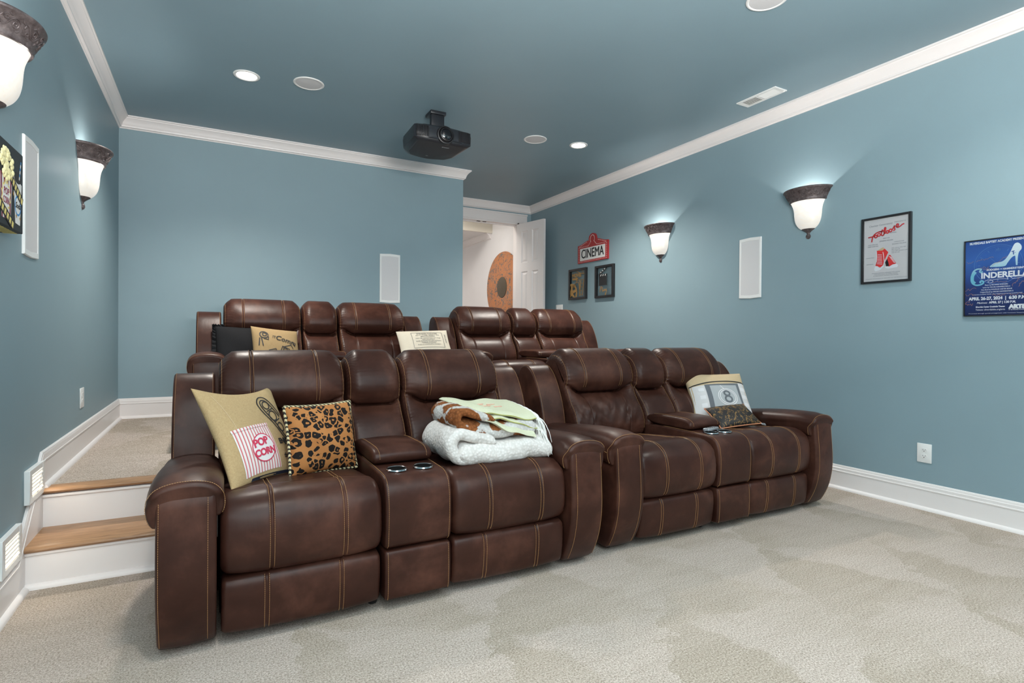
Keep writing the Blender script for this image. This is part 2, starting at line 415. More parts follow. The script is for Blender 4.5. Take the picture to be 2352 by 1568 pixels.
# ------------------------------------------------------------------ room shell
def slab(name, lo, hi, m):
    c = [(a + b) / 2 for a, b in zip(lo, hi)]; d = [b - a for a, b in zip(lo, hi)]
    return struct(MB().box(c, d).build(name, m, smooth=False))
T = .12
slab('floor', (L - T, FRONT - T, -.1), (RW + T, 3.345, 0), M['carpet'])
slab('floor_platform', (L - T, 3.375, ZP - .34), (RW + T, 10.5, ZP), M['carpet'])
slab('ceiling', (L - T, FRONT - T, ZC), (RW + T, DY + .11, ZC + .1), M['ceil'])
slab('wall_left', (L - T, FRONT, 0), (L, BY + T, ZC), M['wall'])
slab('wall_right', (RW, FRONT, 0), (RW + T, DY + .11, ZC), M['wall'])
slab('wall_back', (L, BY, 0), (ED, BY + T, ZC), M['wall'])
slab('wall_return', (ED - T, BY + .02, ZP), (ED, DY + .11, ZC), M['wall'])
slab('wall_front', (L - T, FRONT - T, 0), (RW + T, FRONT, ZC), M['wall'])
DX0, DX1, DZ = 2.71, 3.83, 2.70                         # door opening
wd = MB(); wd.box(((ED + DX0) / 2, DY + .055, (ZP + ZC) / 2), (DX0 - ED, .11, ZC - ZP))
wd.box(((RW + DX1) / 2, DY + .055, (ZP + ZC) / 2), (RW - DX1, .11, ZC - ZP)); wd.box(((DX0 + DX1) / 2, DY + .055, (DZ + ZC) / 2), (DX1 - DX0, .11, ZC - DZ))
struct(wd.build('wall_door', M['wall'], smooth=False))
# hallway beyond the doorway
HX = 4.0
slab('wall_hall_right', (HX, DY + .11, ZP), (HX + .1, 10.4, 3.4), M['hallwall'])
slab('wall_hall_left', (1.7, DY + .11, ZP), (1.8, 10.4, 3.4), M['hallwall'])
slab('wall_hall_end', (1.7, 10.4, ZP), (HX + .1, 10.5, 3.4), M['hallwall'])
slab('ceiling_hall', (1.7, DY + .11, 3.2), (HX + .1, 8.13, 3.3), M['hallwall'])
slab('ceiling_hall_low', (1.7, 8.12, 2.77), (HX, 10.4, 2.83), M['hallwall'])
slab('wall_hall_bulkhead', (1.7, 8.11, 2.765), (HX, 8.135, 3.3), M['cream'])
slab('wall_hall_front', (1.7, DY + .1, 2.95), (HX, DY + .11, 3.3), M['hallwall'])

def sweep(name, prof, path, mat_, ends=None, parent=None, z=0):
    """prof: (out, up) pairs; path: plan points, interior on the left; mitred corners; returns one object per whole path"""
    P = [Vector(p) for p in path]; V = []; Fc = []; q = len(prof)
    for i, p in enumerate(P):
        d0 = (p - P[i - 1]).normalized() if i else None; d1 = (P[i + 1] - p).normalized() if i < len(P) - 1 else None
        if ends and i == 0 and ends[0] is not None: d0 = Vector(ends[0])
        if ends and i == len(P) - 1 and ends[1] is not None: d1 = Vector(ends[1])
        d0 = d0 or d1; d1 = d1 or d0
        n0 = Vector((-d0.y, d0.x)); n1 = Vector((-d1.y, d1.x)); m = (n0 + n1).normalized(); m = m / max(m.dot(n0), .2)
        for o, u in prof: V.append((p.x + m.x * o, p.y + m.y * o, z + u))
    for i in range(len(P) - 1):
        for j in range(q): Fc.append([i * q + j, i * q + (j + 1) % q, (i + 1) * q + (j + 1) % q, (i + 1) * q + j])
    Fc += [list(range(q)), list(range((len(P) - 1) * q, len(P) * q))[::-1]]
    return mobj(name, V, Fc, mat_, parent, angle=25)
CR = [(0, -.1), (.006, -.1), (.010, -.092), (.022, -.088), (.024, -.076), (.027, -.072), (.032, -.055), (.043, -.038), (.055, -.026), (.062, -.020), (.064, -.014), (.073, -.012), (.073, 0), (0, 0)]
segs = [((RW, FRONT), (RW, DY), None, (-1, 0)), ((RW, DY), (ED, DY), (0, 1), (0, -1)), ((ED, DY), (ED, BY), (-1, 0), (-1, 0)),
        ((ED, BY), (L, BY), (0, -1), (0, -1)), ((L, BY), (L, FRONT), (-1, 0), None)]
for i, (a, b, e0, e1) in enumerate(segs): struct(sweep('trim_%d' % (i + 1), CR, [a, b], M['white'], (e0, e1), z=ZC))
struct(sweep('trim_6', [(x * 1.3, y) for x, y in CR], [(HX, 8.135), (HX, 10.4)], M['white'], z=2.77))
BB = [(0, 0), (.014, 0), (.014, .122), (.017, .126), (.017, .132), (.0135, .135), (.0135, .152), (.010, .156), (.010, .162), (.006, .171), (0, .173)]
SH = [(.013, 0), (.033, 0)] + [(.013 + .02 * math.cos(a), .022 * math.sin(a)) for a in (.3, .6, .9, 1.2, 1.57)]
b = struct(sweep('baseboard_right', BB, [(RW, FRONT), (RW, 3.34)], M['white'])); sweep('shoe_moulding', SH, [(RW, FRONT), (RW, 3.34)], M['white'], parent=b)
b = struct(sweep('baseboard_right_upper', BB, [(RW, 3.40), (RW, DY)], M['white'], z=ZP)); sweep('shoe_moulding', SH, [(RW, 3.40), (RW, DY)], M['white'], parent=b, z=ZP)
b = struct(sweep('baseboard_back', BB, [(ED, BY), (L, BY)], M['white'], (None, (0, -1)), z=ZP)); sweep('shoe_moulding', SH, [(ED, BY), (L, BY)], M['white'], (None, (0, -1)), parent=b, z=ZP)
# the raking skirt on the left wall, one board from floor to platform
top = [(FRONT, .173), (2.945, .173), (3.345, .535), (BY, .535)]
def offs(path, d):
    P = [Vector(p) for p in path]; out = []
    for i, p in enumerate(P):
        d0 = (p - P[i - 1]).normalized() if i else (P[1] - p).normalized(); d1 = (P[i + 1] - p).normalized() if i < len(P) - 1 else d0
        n0 = Vector((d0.y, -d0.x)); n1 = Vector((d1.y, -d1.x)); m = (n0 + n1).normalized(); m /= m.dot(n0); out.append(p + m * d)
    return out
def yzband(mb, o0, o1, th0, th1):
    A = offs(top, o0); B = offs(top, o1); V = []; Fc = []
    for a, b_ in zip(A, B): V += [(L, a.x, a.y), (L + th0, a.x, a.y), (L + th1, b_.x, b_.y), (L, b_.x, b_.y)]
    for i in range(len(A) - 1):
        for j in range(4): Fc.append([i * 4 + j, i * 4 + (j + 1) % 4, i * 4 + 4 + (j + 1) % 4, i * 4 + 4 + j])
    Fc += [[0, 1, 2, 3], [len(V) - 1 - k for k in range(4)]]
    mb.raw(V, Fc)
mb = MB(); lo = offs(top, .045); poly = [(FRONT, 0), (BY, 0)] + [(p.x, p.y) for p in lo[::-1]]; k = len(poly)
mb.raw([(L, y, z) for y, z in poly] + [(L + .014, y, z) for y, z in poly], [list(range(k))[::-1], list(range(k, 2 * k))] + [[i, (i + 1) % k, k + (i + 1) % k, k + i] for i in range(k)])
for args in ((0, .004, .004, .008), (.004, .012, .010, .012), (.012, .016, .0125, .0125), (.016, .038, .0130, .0150), (.038, .046, .0175, .017)): yzband(mb, *args)
b = struct(mb.build('baseboard_left', M['white'], angle=25))
def shoe_y(y0, y1, z):                                  # shoe mould along the left wall
    V = []; q = len(SH)
    for y in (y0, y1): V += [(L + o, y, z + u) for o, u in SH]
    mobj('shoe_moulding', V, [[i, (i + 1) % q, q + (i + 1) % q, q + i] for i in range(q)] + [list(range(q)), list(range(q, 2 * q))[::-1]], M['white'], b, angle=25)
shoe_y(FRONT, 3.03, 0); shoe_y(3.335, BY, ZP)
# steps: white carcass with oak treads
st = MB(); st.box(((L - .20) / 2, 3.20, .0785), (-.20 - L, .29, .157)); st.box(((L + RW) / 2, 3.355, .168), (RW - L, .04, .336))
st.box(((L - .20) / 2, 3.052, .15), (-.20 - L, .012, .014), .004); st.box(((L + RW) / 2, 3.332, .328), (RW - L, .012, .014), .004)
stair = struct(st.build('floor_step', M['white'], smooth=False))
def tread(y0, y1, x1, z):
    pr = [(y1, z - .025), (y0 + .012, z - .025), (y0 + .004, z - .021), (y0, z - .0125), (y0 + .004, z - .004), (y0 + .012, z), (y1, z)]
    q = len(pr); V = [(x, y, zz) for x in (L + .014, x1) for y, zz in pr]
    mobj('tread_board', V, [[i, (i + 1) % q, q + (i + 1) % q, q + i] for i in range(q)] + [list(range(q)), list(range(q, 2 * q))[::-1]], M['oak'], stair, angle=50)
tread(3.032, 3.335, -.195, .182); tread(3.312, 3.40, RW, ZP + .004)
mobj('shoe_moulding', [(x, 3.055 - o + .013, u) for x in (L + .014, -.2) for o, u in SH], [[i, (i + 1) % 7, 7 + (i + 1) % 7, 7 + i] for i in range(7)] + [list(range(7)), list(range(7, 14))], M['white'], stair)
# door casing and the open leaf
cs = MB(); fr = [(0, 0), (.012, 0), (.014, .012), (.018, .02), (.018, .085), (.024, .095), (.024, .11), (0, .11)]
cs.box(((DX0 + DX1) / 2 + .0, DY - .010, DZ + .065), (DX1 - DX0 + .26, .020, .13), .003)
cs.box(((DX0 + DX1) / 2 + .0, DY - .016, DZ + .115), (DX1 - DX0 + .27, .030, .018), .004)
for x in (DX0 - .065, DX1 + .065): cs.box((x, DY - .010, (ZP + DZ) / 2), (.13, .020, DZ - ZP), .003)
casing = struct(cs.build('trim_7', M['white']))
jb = MB(); jb.box(((DX0 + DX1) / 2, DY + .05, DZ - .012), (DX1 - DX0, .13, .024), .002)
for x in (DX0 + .012, DX1 - .012): jb.box((x, DY + .05, (ZP + DZ) / 2), (.024, .13, DZ - ZP), .002)
jb.box(((DX0 + DX1) / 2, DY + .075, DZ - .030), (DX1 - DX0 - .05, .03, .014), .002)
struct(jb.build('doorway_jamb', M['white']))
for x in (3.215, 3.305):
    MB().box((x, DY + .03, DZ - .0255), (.052, .026, .004), .001).build('strike_plate', M['dark'], casing)
dr = MB(); DWd, DH, DTh = .56, DZ - .03 - ZP - .012, .035   # leaf: local x from hinge to free edge, y thickness, z up
def leaf_face(mb, w, h):
    st, mid = .105, .09; pw = (w - 2 * st - mid) / 2; rows = [(.12, .62), (.76, 1.62), (1.74, h - .11)]
    xs = [(st, st + pw), (st + pw + mid, w - st)]
    return [(x0, x1, z0, z1) for x0, x1 in xs for z0, z1 in rows]
door = thing('door_1', None, None, (DX1 - .03, DY - .028, ZP + .012), (0, 0, math.radians(-78.5))); struct(door)
pn = leaf_face(dr, DWd, DH); xs_ = sorted({0, DWd} | {p[0] for p in pn} | {p[1] for p in pn}); zs_ = sorted({0, DH} | {p[2] for p in pn} | {p[3] for p in pn})
for i in range(len(xs_) - 1):
    for j in range(len(zs_) - 1):
        x0, x1, z0, z1 = xs_[i], xs_[i + 1], zs_[j], zs_[j + 1]; hole = any(abs(p[0] - x0) < 1e-4 and p[2] <= z0 + 1e-4 and p[3] >= z1 - 1e-4 for p in pn)
        if not hole: dr.box(((x0 + x1) / 2, 0, (z0 + z1) / 2), (x1 - x0, DTh, z1 - z0))
leaf = dr.build('leaf_frame', M['white'], door, smooth=False)
for x0, x1, z0, z1 in pn:
    p = MB(); V = []; 
    for sgn in (1, -1):
        lv = [(0, DTh / 2), (.012, DTh / 2 - .013), (.022, DTh / 2 - .013), (.045, DTh / 2 - .004)]
        for o, y in lv: V += [(x0 + o, sgn * y, z0 + o), (x1 - o, sgn * y, z0 + o), (x1 - o, sgn * y, z1 - o), (x0 + o, sgn * y, z1 - o)]
    Fc = []
    for s_ in (0, 16):
        for r_ in range(3):
            for q_ in range(4): Fc.append([s_ + r_ * 4 + q_, s_ + r_ * 4 + (q_ + 1) % 4, s_ + r_ * 4 + 4 + (q_ + 1) % 4, s_ + r_ * 4 + 4 + q_])
        Fc.append([s_ + 12, s_ + 13, s_ + 14, s_ + 15])
    p.raw(V, Fc).build('panel', M['white'], door, smooth=False)

# ------------------------------------------------------------------ lofted upholstery
def chaikin(P, k=2):
    P = np.array(P, float)
    for _ in range(k):
        Q = np.roll(P, -1, 0); P = np.stack([.75 * P + .25 * Q, .25 * P + .75 * Q], 1).reshape(-1, 2)
    return P
def resample(P, m):
    Q = np.vstack([P, P[:1]]); d = np.r_[0, np.cumsum(np.hypot(*np.diff(Q, axis=0).T))]; t = np.linspace(0, d[-1], m, endpoint=False)
    return np.stack([np.interp(t, d, Q[:, 0]), np.interp(t, d, Q[:, 1])], 1)
class Loft:
    def __init__(s, a0, a1, prof, r=.02, axis='x', m=72, disp=None, post=None, k=2, n=10, seams=(), extra=()):
        s.a0, s.a1, s.r, s.axis, s.m, s.disp, s.post, s.k = a0, a1, r, axis, m, disp, post, k
        s.prof = prof if callable(prof) else (lambda t: prof); s.seams = seams
        st = [a0 + r * (1 - math.cos(i / 6 * PI / 2)) for i in range(7)] + [a1 - r * (1 - math.cos(i / 6 * PI / 2)) for i in range(7)]
        st += list(np.linspace(a0 + r, a1 - r, n)) + list(extra)
        for x in seams: st += [x + d for d in (-.016, -.010, -.006, -.003, 0, .003, .006, .010, .016)]
        s.st = sorted({round(x, 5) for x in st if a0 <= x <= a1})
    def ring2(s, a):
        t = (a - s.a0) / (s.a1 - s.a0); P = resample(chaikin(s.prof(t), s.k), s.m)
        e = np.roll(P, -1, 0) - np.roll(P, 1, 0); N = np.stack([e[:, 1], -e[:, 0]], 1); N /= np.linalg.norm(N, axis=1)[:, None] + 1e-9
        ar = np.sum(P[:, 0] * np.roll(P[:, 1], -1) - np.roll(P[:, 0], -1) * P[:, 1])
        if ar < 0: N = -N
        da = max(0., min(a - s.a0, s.a1 - a)); kk = max(0., 1 - da / s.r) if s.r else 0; ins = s.r * (1 - math.sqrt(max(0., 1 - kk * kk)))
        d = np.zeros(s.m) - ins
        for x in s.seams: d = d - .0045 * math.exp(-((a - x) / .005) ** 2)
        if s.disp: d = d + s.disp(a, t, P, N)
        return P + N * d[:, None], N
    def to3(s, a, P):
        Q = np.empty((len(P), 3))
        if s.axis == 'x': Q[:, 0] = a; Q[:, 1:] = P
        else: Q[:, 1] = a; Q[:, 0] = P[:, 0]; Q[:, 2] = P[:, 1]
        return s.post(Q) if s.post else Q
    def geo(s):
        V = np.vstack([s.to3(a, s.ring2(a)[0]) for a in s.st]); m = s.m; R = len(s.st)
        Fc = [[i * m + j, i * m + (j + 1) % m, (i + 1) * m + (j + 1) % m, (i + 1) * m + j] for i in range(R - 1) for j in range(m)]
        Fc += [list(range(m))[::-1], list(range((R - 1) * m, R * m))]; return V, Fc
    def build(s, name, mat_, parent=None, angle=60): return mobj(name, *s.geo(), mat_, parent, angle=angle)
    def path(s, a, cond, off=.0012):                    # run of surface points at station a where cond(P, N) holds
        P, N = s.ring2(a); ok = np.array([cond(p, n_) for p, n_ in zip(P, N)])
        if ok.all() or not ok.any(): return []
        i = [k for k in range(s.m) if ok[k] and not ok[k - 1]]; best = []
        for k in i:
            run = []
            while ok[k % s.m] and len(run) < s.m: run.append(k % s.m); k += 1
            if len(run) > len(best): best = run
        Q = s.to3(a, P + N * off); return [(Vector(Q[k]), s.n3(N[k])) for k in best]
    def n3(s, n): return Vector((0, n[0], n[1])) if s.axis == 'x' else Vector((n[0], 0, n[1]))
    def along(s, f, stations, off=.0012):               # run along the axis at the ring point nearest f(P)
        out = []
        for a in stations:
            P, N = s.ring2(a); k = int(np.argmin([f(p) for p in P])); out.append((Vector(s.to3(a, (P + N * off)[k:k + 1])[0]), s.n3(N[k])))
        return out
def stitches(name, runs, parent, mat_=None, dl=.0052, gap=.0022, w=.0015, h=.0015):
    V = []; Fc = []
    for run in runs:
        if len(run) < 2: continue
        pts = [r_[0] for r_ in run]; ns = [r_[1] for r_ in run]; pos = 0.0; i = 0; acc = 0.0
        lens = [(pts[j + 1] - pts[j]).length for j in range(len(pts) - 1)]; tot = sum(lens); cum = np.r_[0, np.cumsum(lens)]
        while pos + dl < tot:
            def at(x):
                j = min(max(int(np.searchsorted(cum, x)) - 1, 0), len(lens) - 1); f = (x - cum[j]) / max(lens[j], 1e-9); return pts[j].lerp(pts[j + 1], f), ns[j].lerp(ns[j + 1], f)
            p, n0 = at(pos); q, _ = at(pos + dl); t = (q - p).normalized(); sd = t.cross(n0).normalized() * w / 2; up = n0.normalized() * h / 2; k = len(V)
            V += [p + sd - up, p - sd - up, p - sd * .6 + up, p + sd * .6 + up, q + sd - up, q - sd - up, q - sd * .6 + up, q + sd * .6 + up]
            Fc += [[k, k + 1, k + 2, k + 3], [k + 7, k + 6, k + 5, k + 4], [k, k + 4, k + 5, k + 1], [k + 1, k + 5, k + 6, k + 2], [k + 2, k + 6, k + 7, k + 3], [k + 3, k + 7, k + 4, k]]
            pos += dl + gap
    me = bpy.data.meshes.new(name); me.from_pydata([tuple(v) for v in V], [], Fc); me.update(); o = link(name, me, parent, mat_ or M['thread'])
    o['kind'] = 'stuff'; return o
def seam(name, pts, parent, r=.0022):                   # piping along an edge
    return MB().tube(pts, r, 5).build(name, M['leather'], parent)

AW, SW, CW, G = .178, .566, .278, .010                  # arm, seat, console widths and gap
XC = CW / 2; XS0 = XC + G; XS1 = XS0 + SW; XA0 = XS1 + G; XA1 = XA0 + AW; XM = (XS0 + XS1) / 2
def ripple(a, a0, a1, P, amp=.0022, ph=0):
    e = min(a - a0, a1 - a); q = P[:, 0] * 1.0 + P[:, 1] * 1.3
    return amp * math.exp(-max(e, 0) / .035) * (np.sin(q * 190 + ph) + .6 * np.sin(q * 310 + 1.3 + ph * 2))
SEAT = [(.70, .36), (.70, .46), (.50, .482), (.34, .498), (.24, .506), (.17, .520), (.10, .515), (.045, .478), (.026, .41), (.026, .33), (.04, .275), (.075, .247), (.2, .25), (.5, .3)]
def seat_loft(x0, x1):
    sm = (x0 + .165, x1 - .145)
    def dsp(a, t, P, N):
        b = .016 * (1 - (2 * t - 1) ** 4) - .006
        g = .009 * np.exp(-((P[:, 0] - .215) / .008) ** 2) * (P[:, 1] > .45)
        return b - g + ripple(a, x0, x1, P, .0016, x0 * 40)
    return Loft(x0, x1, SEAT, .028, m=110, disp=dsp, n=14, seams=sm), sm
FOOT = [(.16, .045), (.075, .040), (.060, .06), (.052, .10), (.046, .16), (.048, .215), (.062, .238), (.10, .243), (.16, .243)]
def foot_loft(x0, x1):
    sm = (x0 + .150, x1 - .155); return Loft(x0 + .004, x1 - .004, FOOT, .016, m=64, n=10, seams=sm, disp=lambda a, t, P, N: .010 * (1 - (2 * t - 1) ** 4) * (N[:, 0] < 0) - .003), sm
def sst(x, a, b): u = min(max((x - a) / (b - a), 0), 1); return u * u * (3 - 2 * u)
def back_loft(x0, x1, console=False, wrinkle=0):
    wdt = x1 - x0; f0, f1 = (.24, .76) if not console else (.18, .82)
    def prof(t):
        k = sst(t, 0, f0) * sst(1 - t, 0, 1 - f1)          # 1 in the middle panel, 0 at the sides
        c = .0 if console else .0
        zc = .736 + (.050 if not console else .03) * (1 - k) + c; dp = .008 + .054 * k; e_ = .062 / wdt; sd = sst(t, 0, e_) * sst(1 - t, 0, e_); dome = .036 * sd - .014
        return [(.72, .44), (.635, .46), (.612, .52), (.622, .58), (.655, .645), (.70, .695), (.735 + dp * .55, zc - .012), (.742 + dp, zc), (.735 + dp * .42, zc + .013),
                (.742 - .016 * k, .790), (.734 - .020 * k, .832), (.750 - .020 * k, .892), (.79, .952 + dome * .7), (.85, .985 + dome), (.92, .992 + dome), (.99, .965 + dome * .8), (1.04, .87), (1.05, .7), (1.03, .44)]
    sm = () if console else (x0 + wdt * f0, x0 + wdt * f1)
    def dsp(a, t, P, N):
        d = .010 * (1 - (2 * t - 1) ** 4) * (N[:, 0] < .2) - .003 + ripple(a, x0, x1, P, .0026, x0 * 30)
        k = sst(t, 0, f0) * sst(1 - t, 0, 1 - f1); zc = .736 + (.050 if not console else .03) * (1 - k)
        d = d - .013 * (.30 + .70 * k) * np.exp(-((P[:, 1] - zc) / .008) ** 2) * (P[:, 0] < .84)
        if wrinkle:
            m_ = np.exp(-((P[:, 1] - .63) / .085) ** 2) * (N[:, 0] < 0) * sst(t, 0, .1) * sst(1 - t, 0, .1); q = P[:, 1]
            d = d + m_ * wrinkle * (np.sin((a - x0) * 62 + q * 48 * (1 if t < .5 else -1) + 2 * math.sin(a * 17)) + .6 * np.sin((a - x0) * 128 - q * 70))
        return d
    return Loft(x0, x1, prof, .03, m=230, disp=dsp, k=2, n=30 if wrinkle else 22, seams=sm), sm
ARM = [(.16, .02), (.100, .02), (.072, .05), (.028, .14), (.006, .24), (.002, .32), (.008, .41), (.014, .48), (.018, .53), (.022, .562), (.045, .580), (.13, .586), (.74, .555), (.90, .50), (1.03, .46), (1.05, .30), (1.05, .10), (1.04, .02)]
WING = [(.705, .47), (.712, .56), (.735, .66), (.785, .775), (.845, .86), (.90, .902), (.955, .912), (1.005, .895), (1.04, .84), (1.05, .7), (1.05, .47)]
def hood(sg):                                            # arm-pad cross section, sg=+1 outer side at +x
    p = [(.094, .462), (.110, .48), (.121, .52), (.114, .570), (.084, .604), (.01, .618), (-.065, .610), (-.102, .582), (-.114, .54), (-.110, .50), (-.096, .482), (-.05, .488), (.04, .482)]
    return [(x * sg, z) for x, z in p]
Lthr = M['leather']
def make_sofa():
    t = thing('reclining_loveseat', '', 'sofa')
    for sg in (-1, 1):
        xa, xb = sorted((sg * XA0, sg * XA1)); A = Loft(xa, xb, ARM, .014, m=90, n=5, disp=lambda a, tt, P, N: .004 * (1 - (2 * tt - 1) ** 2) * (P[:, 0] < .12))
        o = A.build('arm', Lthr, t); rn = []
        for x in ((xb - .009, xa + .027) if sg > 0 else (xa + .009, xb - .027)):
            rn.append(A.path(x, lambda p, n_: p[0] < .135 and .03 < p[1] < .56 and n_[0] < .1))
        if True: stitches('stitching', rn, o)
        xm = (xa + xb) / 2
        Pd = Loft(.036, .755, hood(sg), .014, 'y', 72, n=12, k=2, disp=lambda a, tt, P, N, : .006 * (N[:, 1] > .2) * math.sin(PI * min(1, tt * 1.3)) ,
                  post=lambda Q, xm=xm: np.stack([Q[:, 0] + xm, Q[:, 1] - .026 * np.clip((Q[:, 2] - .545) / .03, 0, 1) * np.clip((.16 - Q[:, 1]) / .1, 0, 1), Q[:, 2] - .052 * np.clip((Q[:, 1] - .10) / .65, 0, 1) ** 1.3 - .016 * np.clip((.13 - Q[:, 1]) / .1, 0, 1) ** 2], 1))
        o = Pd.build('arm_pad', Lthr, t)
        stitches('stitching', [Pd.path(.050, lambda p, n_: (p[1] > .475) and n_[1] > -.75 and (abs(p[0]) > .09 or n_[1] > .1), .0014),
                               Pd.along(lambda p: (p[0] * sg - .121) ** 2 + (p[1] - .525) ** 2, np.linspace(.054, .74, 24))], o)
        W = Loft(xa + .004, xb - .004, WING, .012, m=70, n=5); o = W.build('wing', Lthr, t)
        stitches('stitching', [W.path(x, lambda p, n_: p[1] > .50 and p[0] < .99 and (n_[0] < 0 or n_[1] > .3)) for x in (xa + .014, xb - .014)], o)
    for sg in (-1, 1):
        x0, x1 = sorted((sg * XS0, sg * XS1))
        SL, sm = seat_loft(x0, x1); o = SL.build('seat_cushion', Lthr, t)
        stitches('stitching', [SL.path(x + d, lambda p, n_: p[1] > .262 and p[0] < .55 and (n_[0] < -.2 or n_[1] > .2)) for x in sm for d in (-.0075, .0075)], o)
        FL, sm = foot_loft(x0, x1); o = FL.build('footrest', Lthr, t)
        stitches('stitching', [FL.path(x + d, lambda p, n_: n_[0] < -.35) for x in sm for d in (-.0075, .0075)], o)
        BL_, sm = back_loft(x0 + .001, x1 - .001); o = BL_.build('back_cushion', Lthr, t)
        rn = [BL_.path(x + d, lambda p, n_: p[1] > .775 and p[0] < .93) for x in sm for d in (-.0075, .0075)]
        rn += [BL_.path(x, lambda p, n_: p[1] > .50 and p[0] < .93 and (n_[0] < .3 or p[1] > .8)) for x in (x0 + .012, x1 - .012)]
        stitches('stitching', rn, o)
    CB, _ = back_loft(-XC + .001, XC - .001, True); o = CB.build('console_back', Lthr, t)
    stitches('stitching', [CB.path(x, lambda p, n_: p[1] > .56 and p[0] < .93 and (n_[0] < .3 or p[1] > .8)) for x in (-XC + .013, XC - .013)], o)
    lowp = [(.2, .045), (.05, .042), (.040, .06), (.036, .15), (.040, .235), (.055, .243), (.2, .243)]
    upp = [(.2, .248), (.055, .248), (.038, .26), (.030, .34), (.030, .43), (.042, .492), (.075, .524), (.13, .534), (.64, .534), (.66, .5), (.64, .3)]
    for nm, pr in (('console_lower_panel', lowp), ('console', upp)):
        Lf = Loft(-XC, XC, pr, .012, m=72, n=6); o = Lf.build(nm, Lthr, t)
        stitches('stitching', [Lf.path(x, lambda p, n_: n_[0] < -.3 or (n_[1] > .3 and p[0] < .5 and p[1] > .5)) for x in (-XC + .012, XC - .012)], o)
    Ld = Loft(-XC + .006, XC - .006, [(.64, .538), (.30, .536), (.262, .542), (.252, .560), (.258, .580), (.285, .596), (.34, .602), (.64, .598)], .016, m=64, n=8,
              disp=lambda a, tt, P, N: .006 * (1 - (2 * tt - 1) ** 2) * (N[:, 1] > 0))
    o = Ld.build('console_lid', Lthr, t)
    stitches('stitching', [Ld.path(x, lambda p, n_: n_[1] > -.3 and p[0] < .60) for x in (-XC + .034, XC - .034)], o)
    for x in (-.058, .058):
        c = MB(); c.lathe([(.0375, .5345), (.038, .539), (.041, .5405), (.044, .539), (.045, .5345)], n=28, c=(x, .165, 0))
        cup = c.build('cup_holder', M['chrome'], t)
        MB().lathe([(.0372, .5388), (.034, .5362), (.001, .5358)], n=28, c=(x, .165, 0)).build('cup_shade_disc', M['dark'], cup)  # shallow near-black disc, shade of a deep recess put into its colour
    MB().box((0, .60, .25), (2 * XS1, .86, .36), .01).box((0, .75, .06), (2 * XA1 - .1, .5, .06)).build('base_frame', M['dark'], t)
    for x in (-XA1 + .06, -XC - .02, XC + .02, XA1 - .06):
        for y in (.16, .98): MB().lathe([(.001, .0), (.018, .0), (.022, .012), (.022, .05), (.001, .05)], n=12, c=(x, y, 0)).build('foot', M['black'], t)
    for o in list(t.children): o['_'] = 1
    for o in t.children: del o['_']
    return t
SOFA_GROUP = 'brown leather reclining loveseats'
FS = [(.739, 2.110, 0), (2.642, 2.150, 0)]; BS = [(.785, 4.05, ZP), (2.73, 4.05, ZP)]
sofa = make_sofa(); sofa.location = FS[0]
tag(sofa, 'brown leather loveseat on the lower floor holding blankets, beside the oak steps', 'sofa', SOFA_GROUP)
sofa2 = dup(sofa, FS[1], 'brown leather loveseat on the lower floor with the figure-eight cushion, beside the long blue wall')
sofa3 = dup(sofa, BS[0], 'brown leather loveseat on the raised platform holding the fringed black cushion')
sofa4 = dup(sofa, BS[1], 'brown leather loveseat on the raised platform below the doorway, no cushions on it')
wr, _ = back_loft(-XS1 + .001, -XS0 - .001, False, .0055); sofa2.scale = (.975, 1, 1); tmp = wr.build('back_cushion_wrinkled', Lthr)
for ch in sofa2.children:
    if ch.name.startswith('back_cushion') and sum(v.co.x for v in ch.data.vertices) < 0: ch.data = tmp.data; ch['label'] = 'heavily creased leather back cushion'; break
bpy.data.objects.remove(tmp)

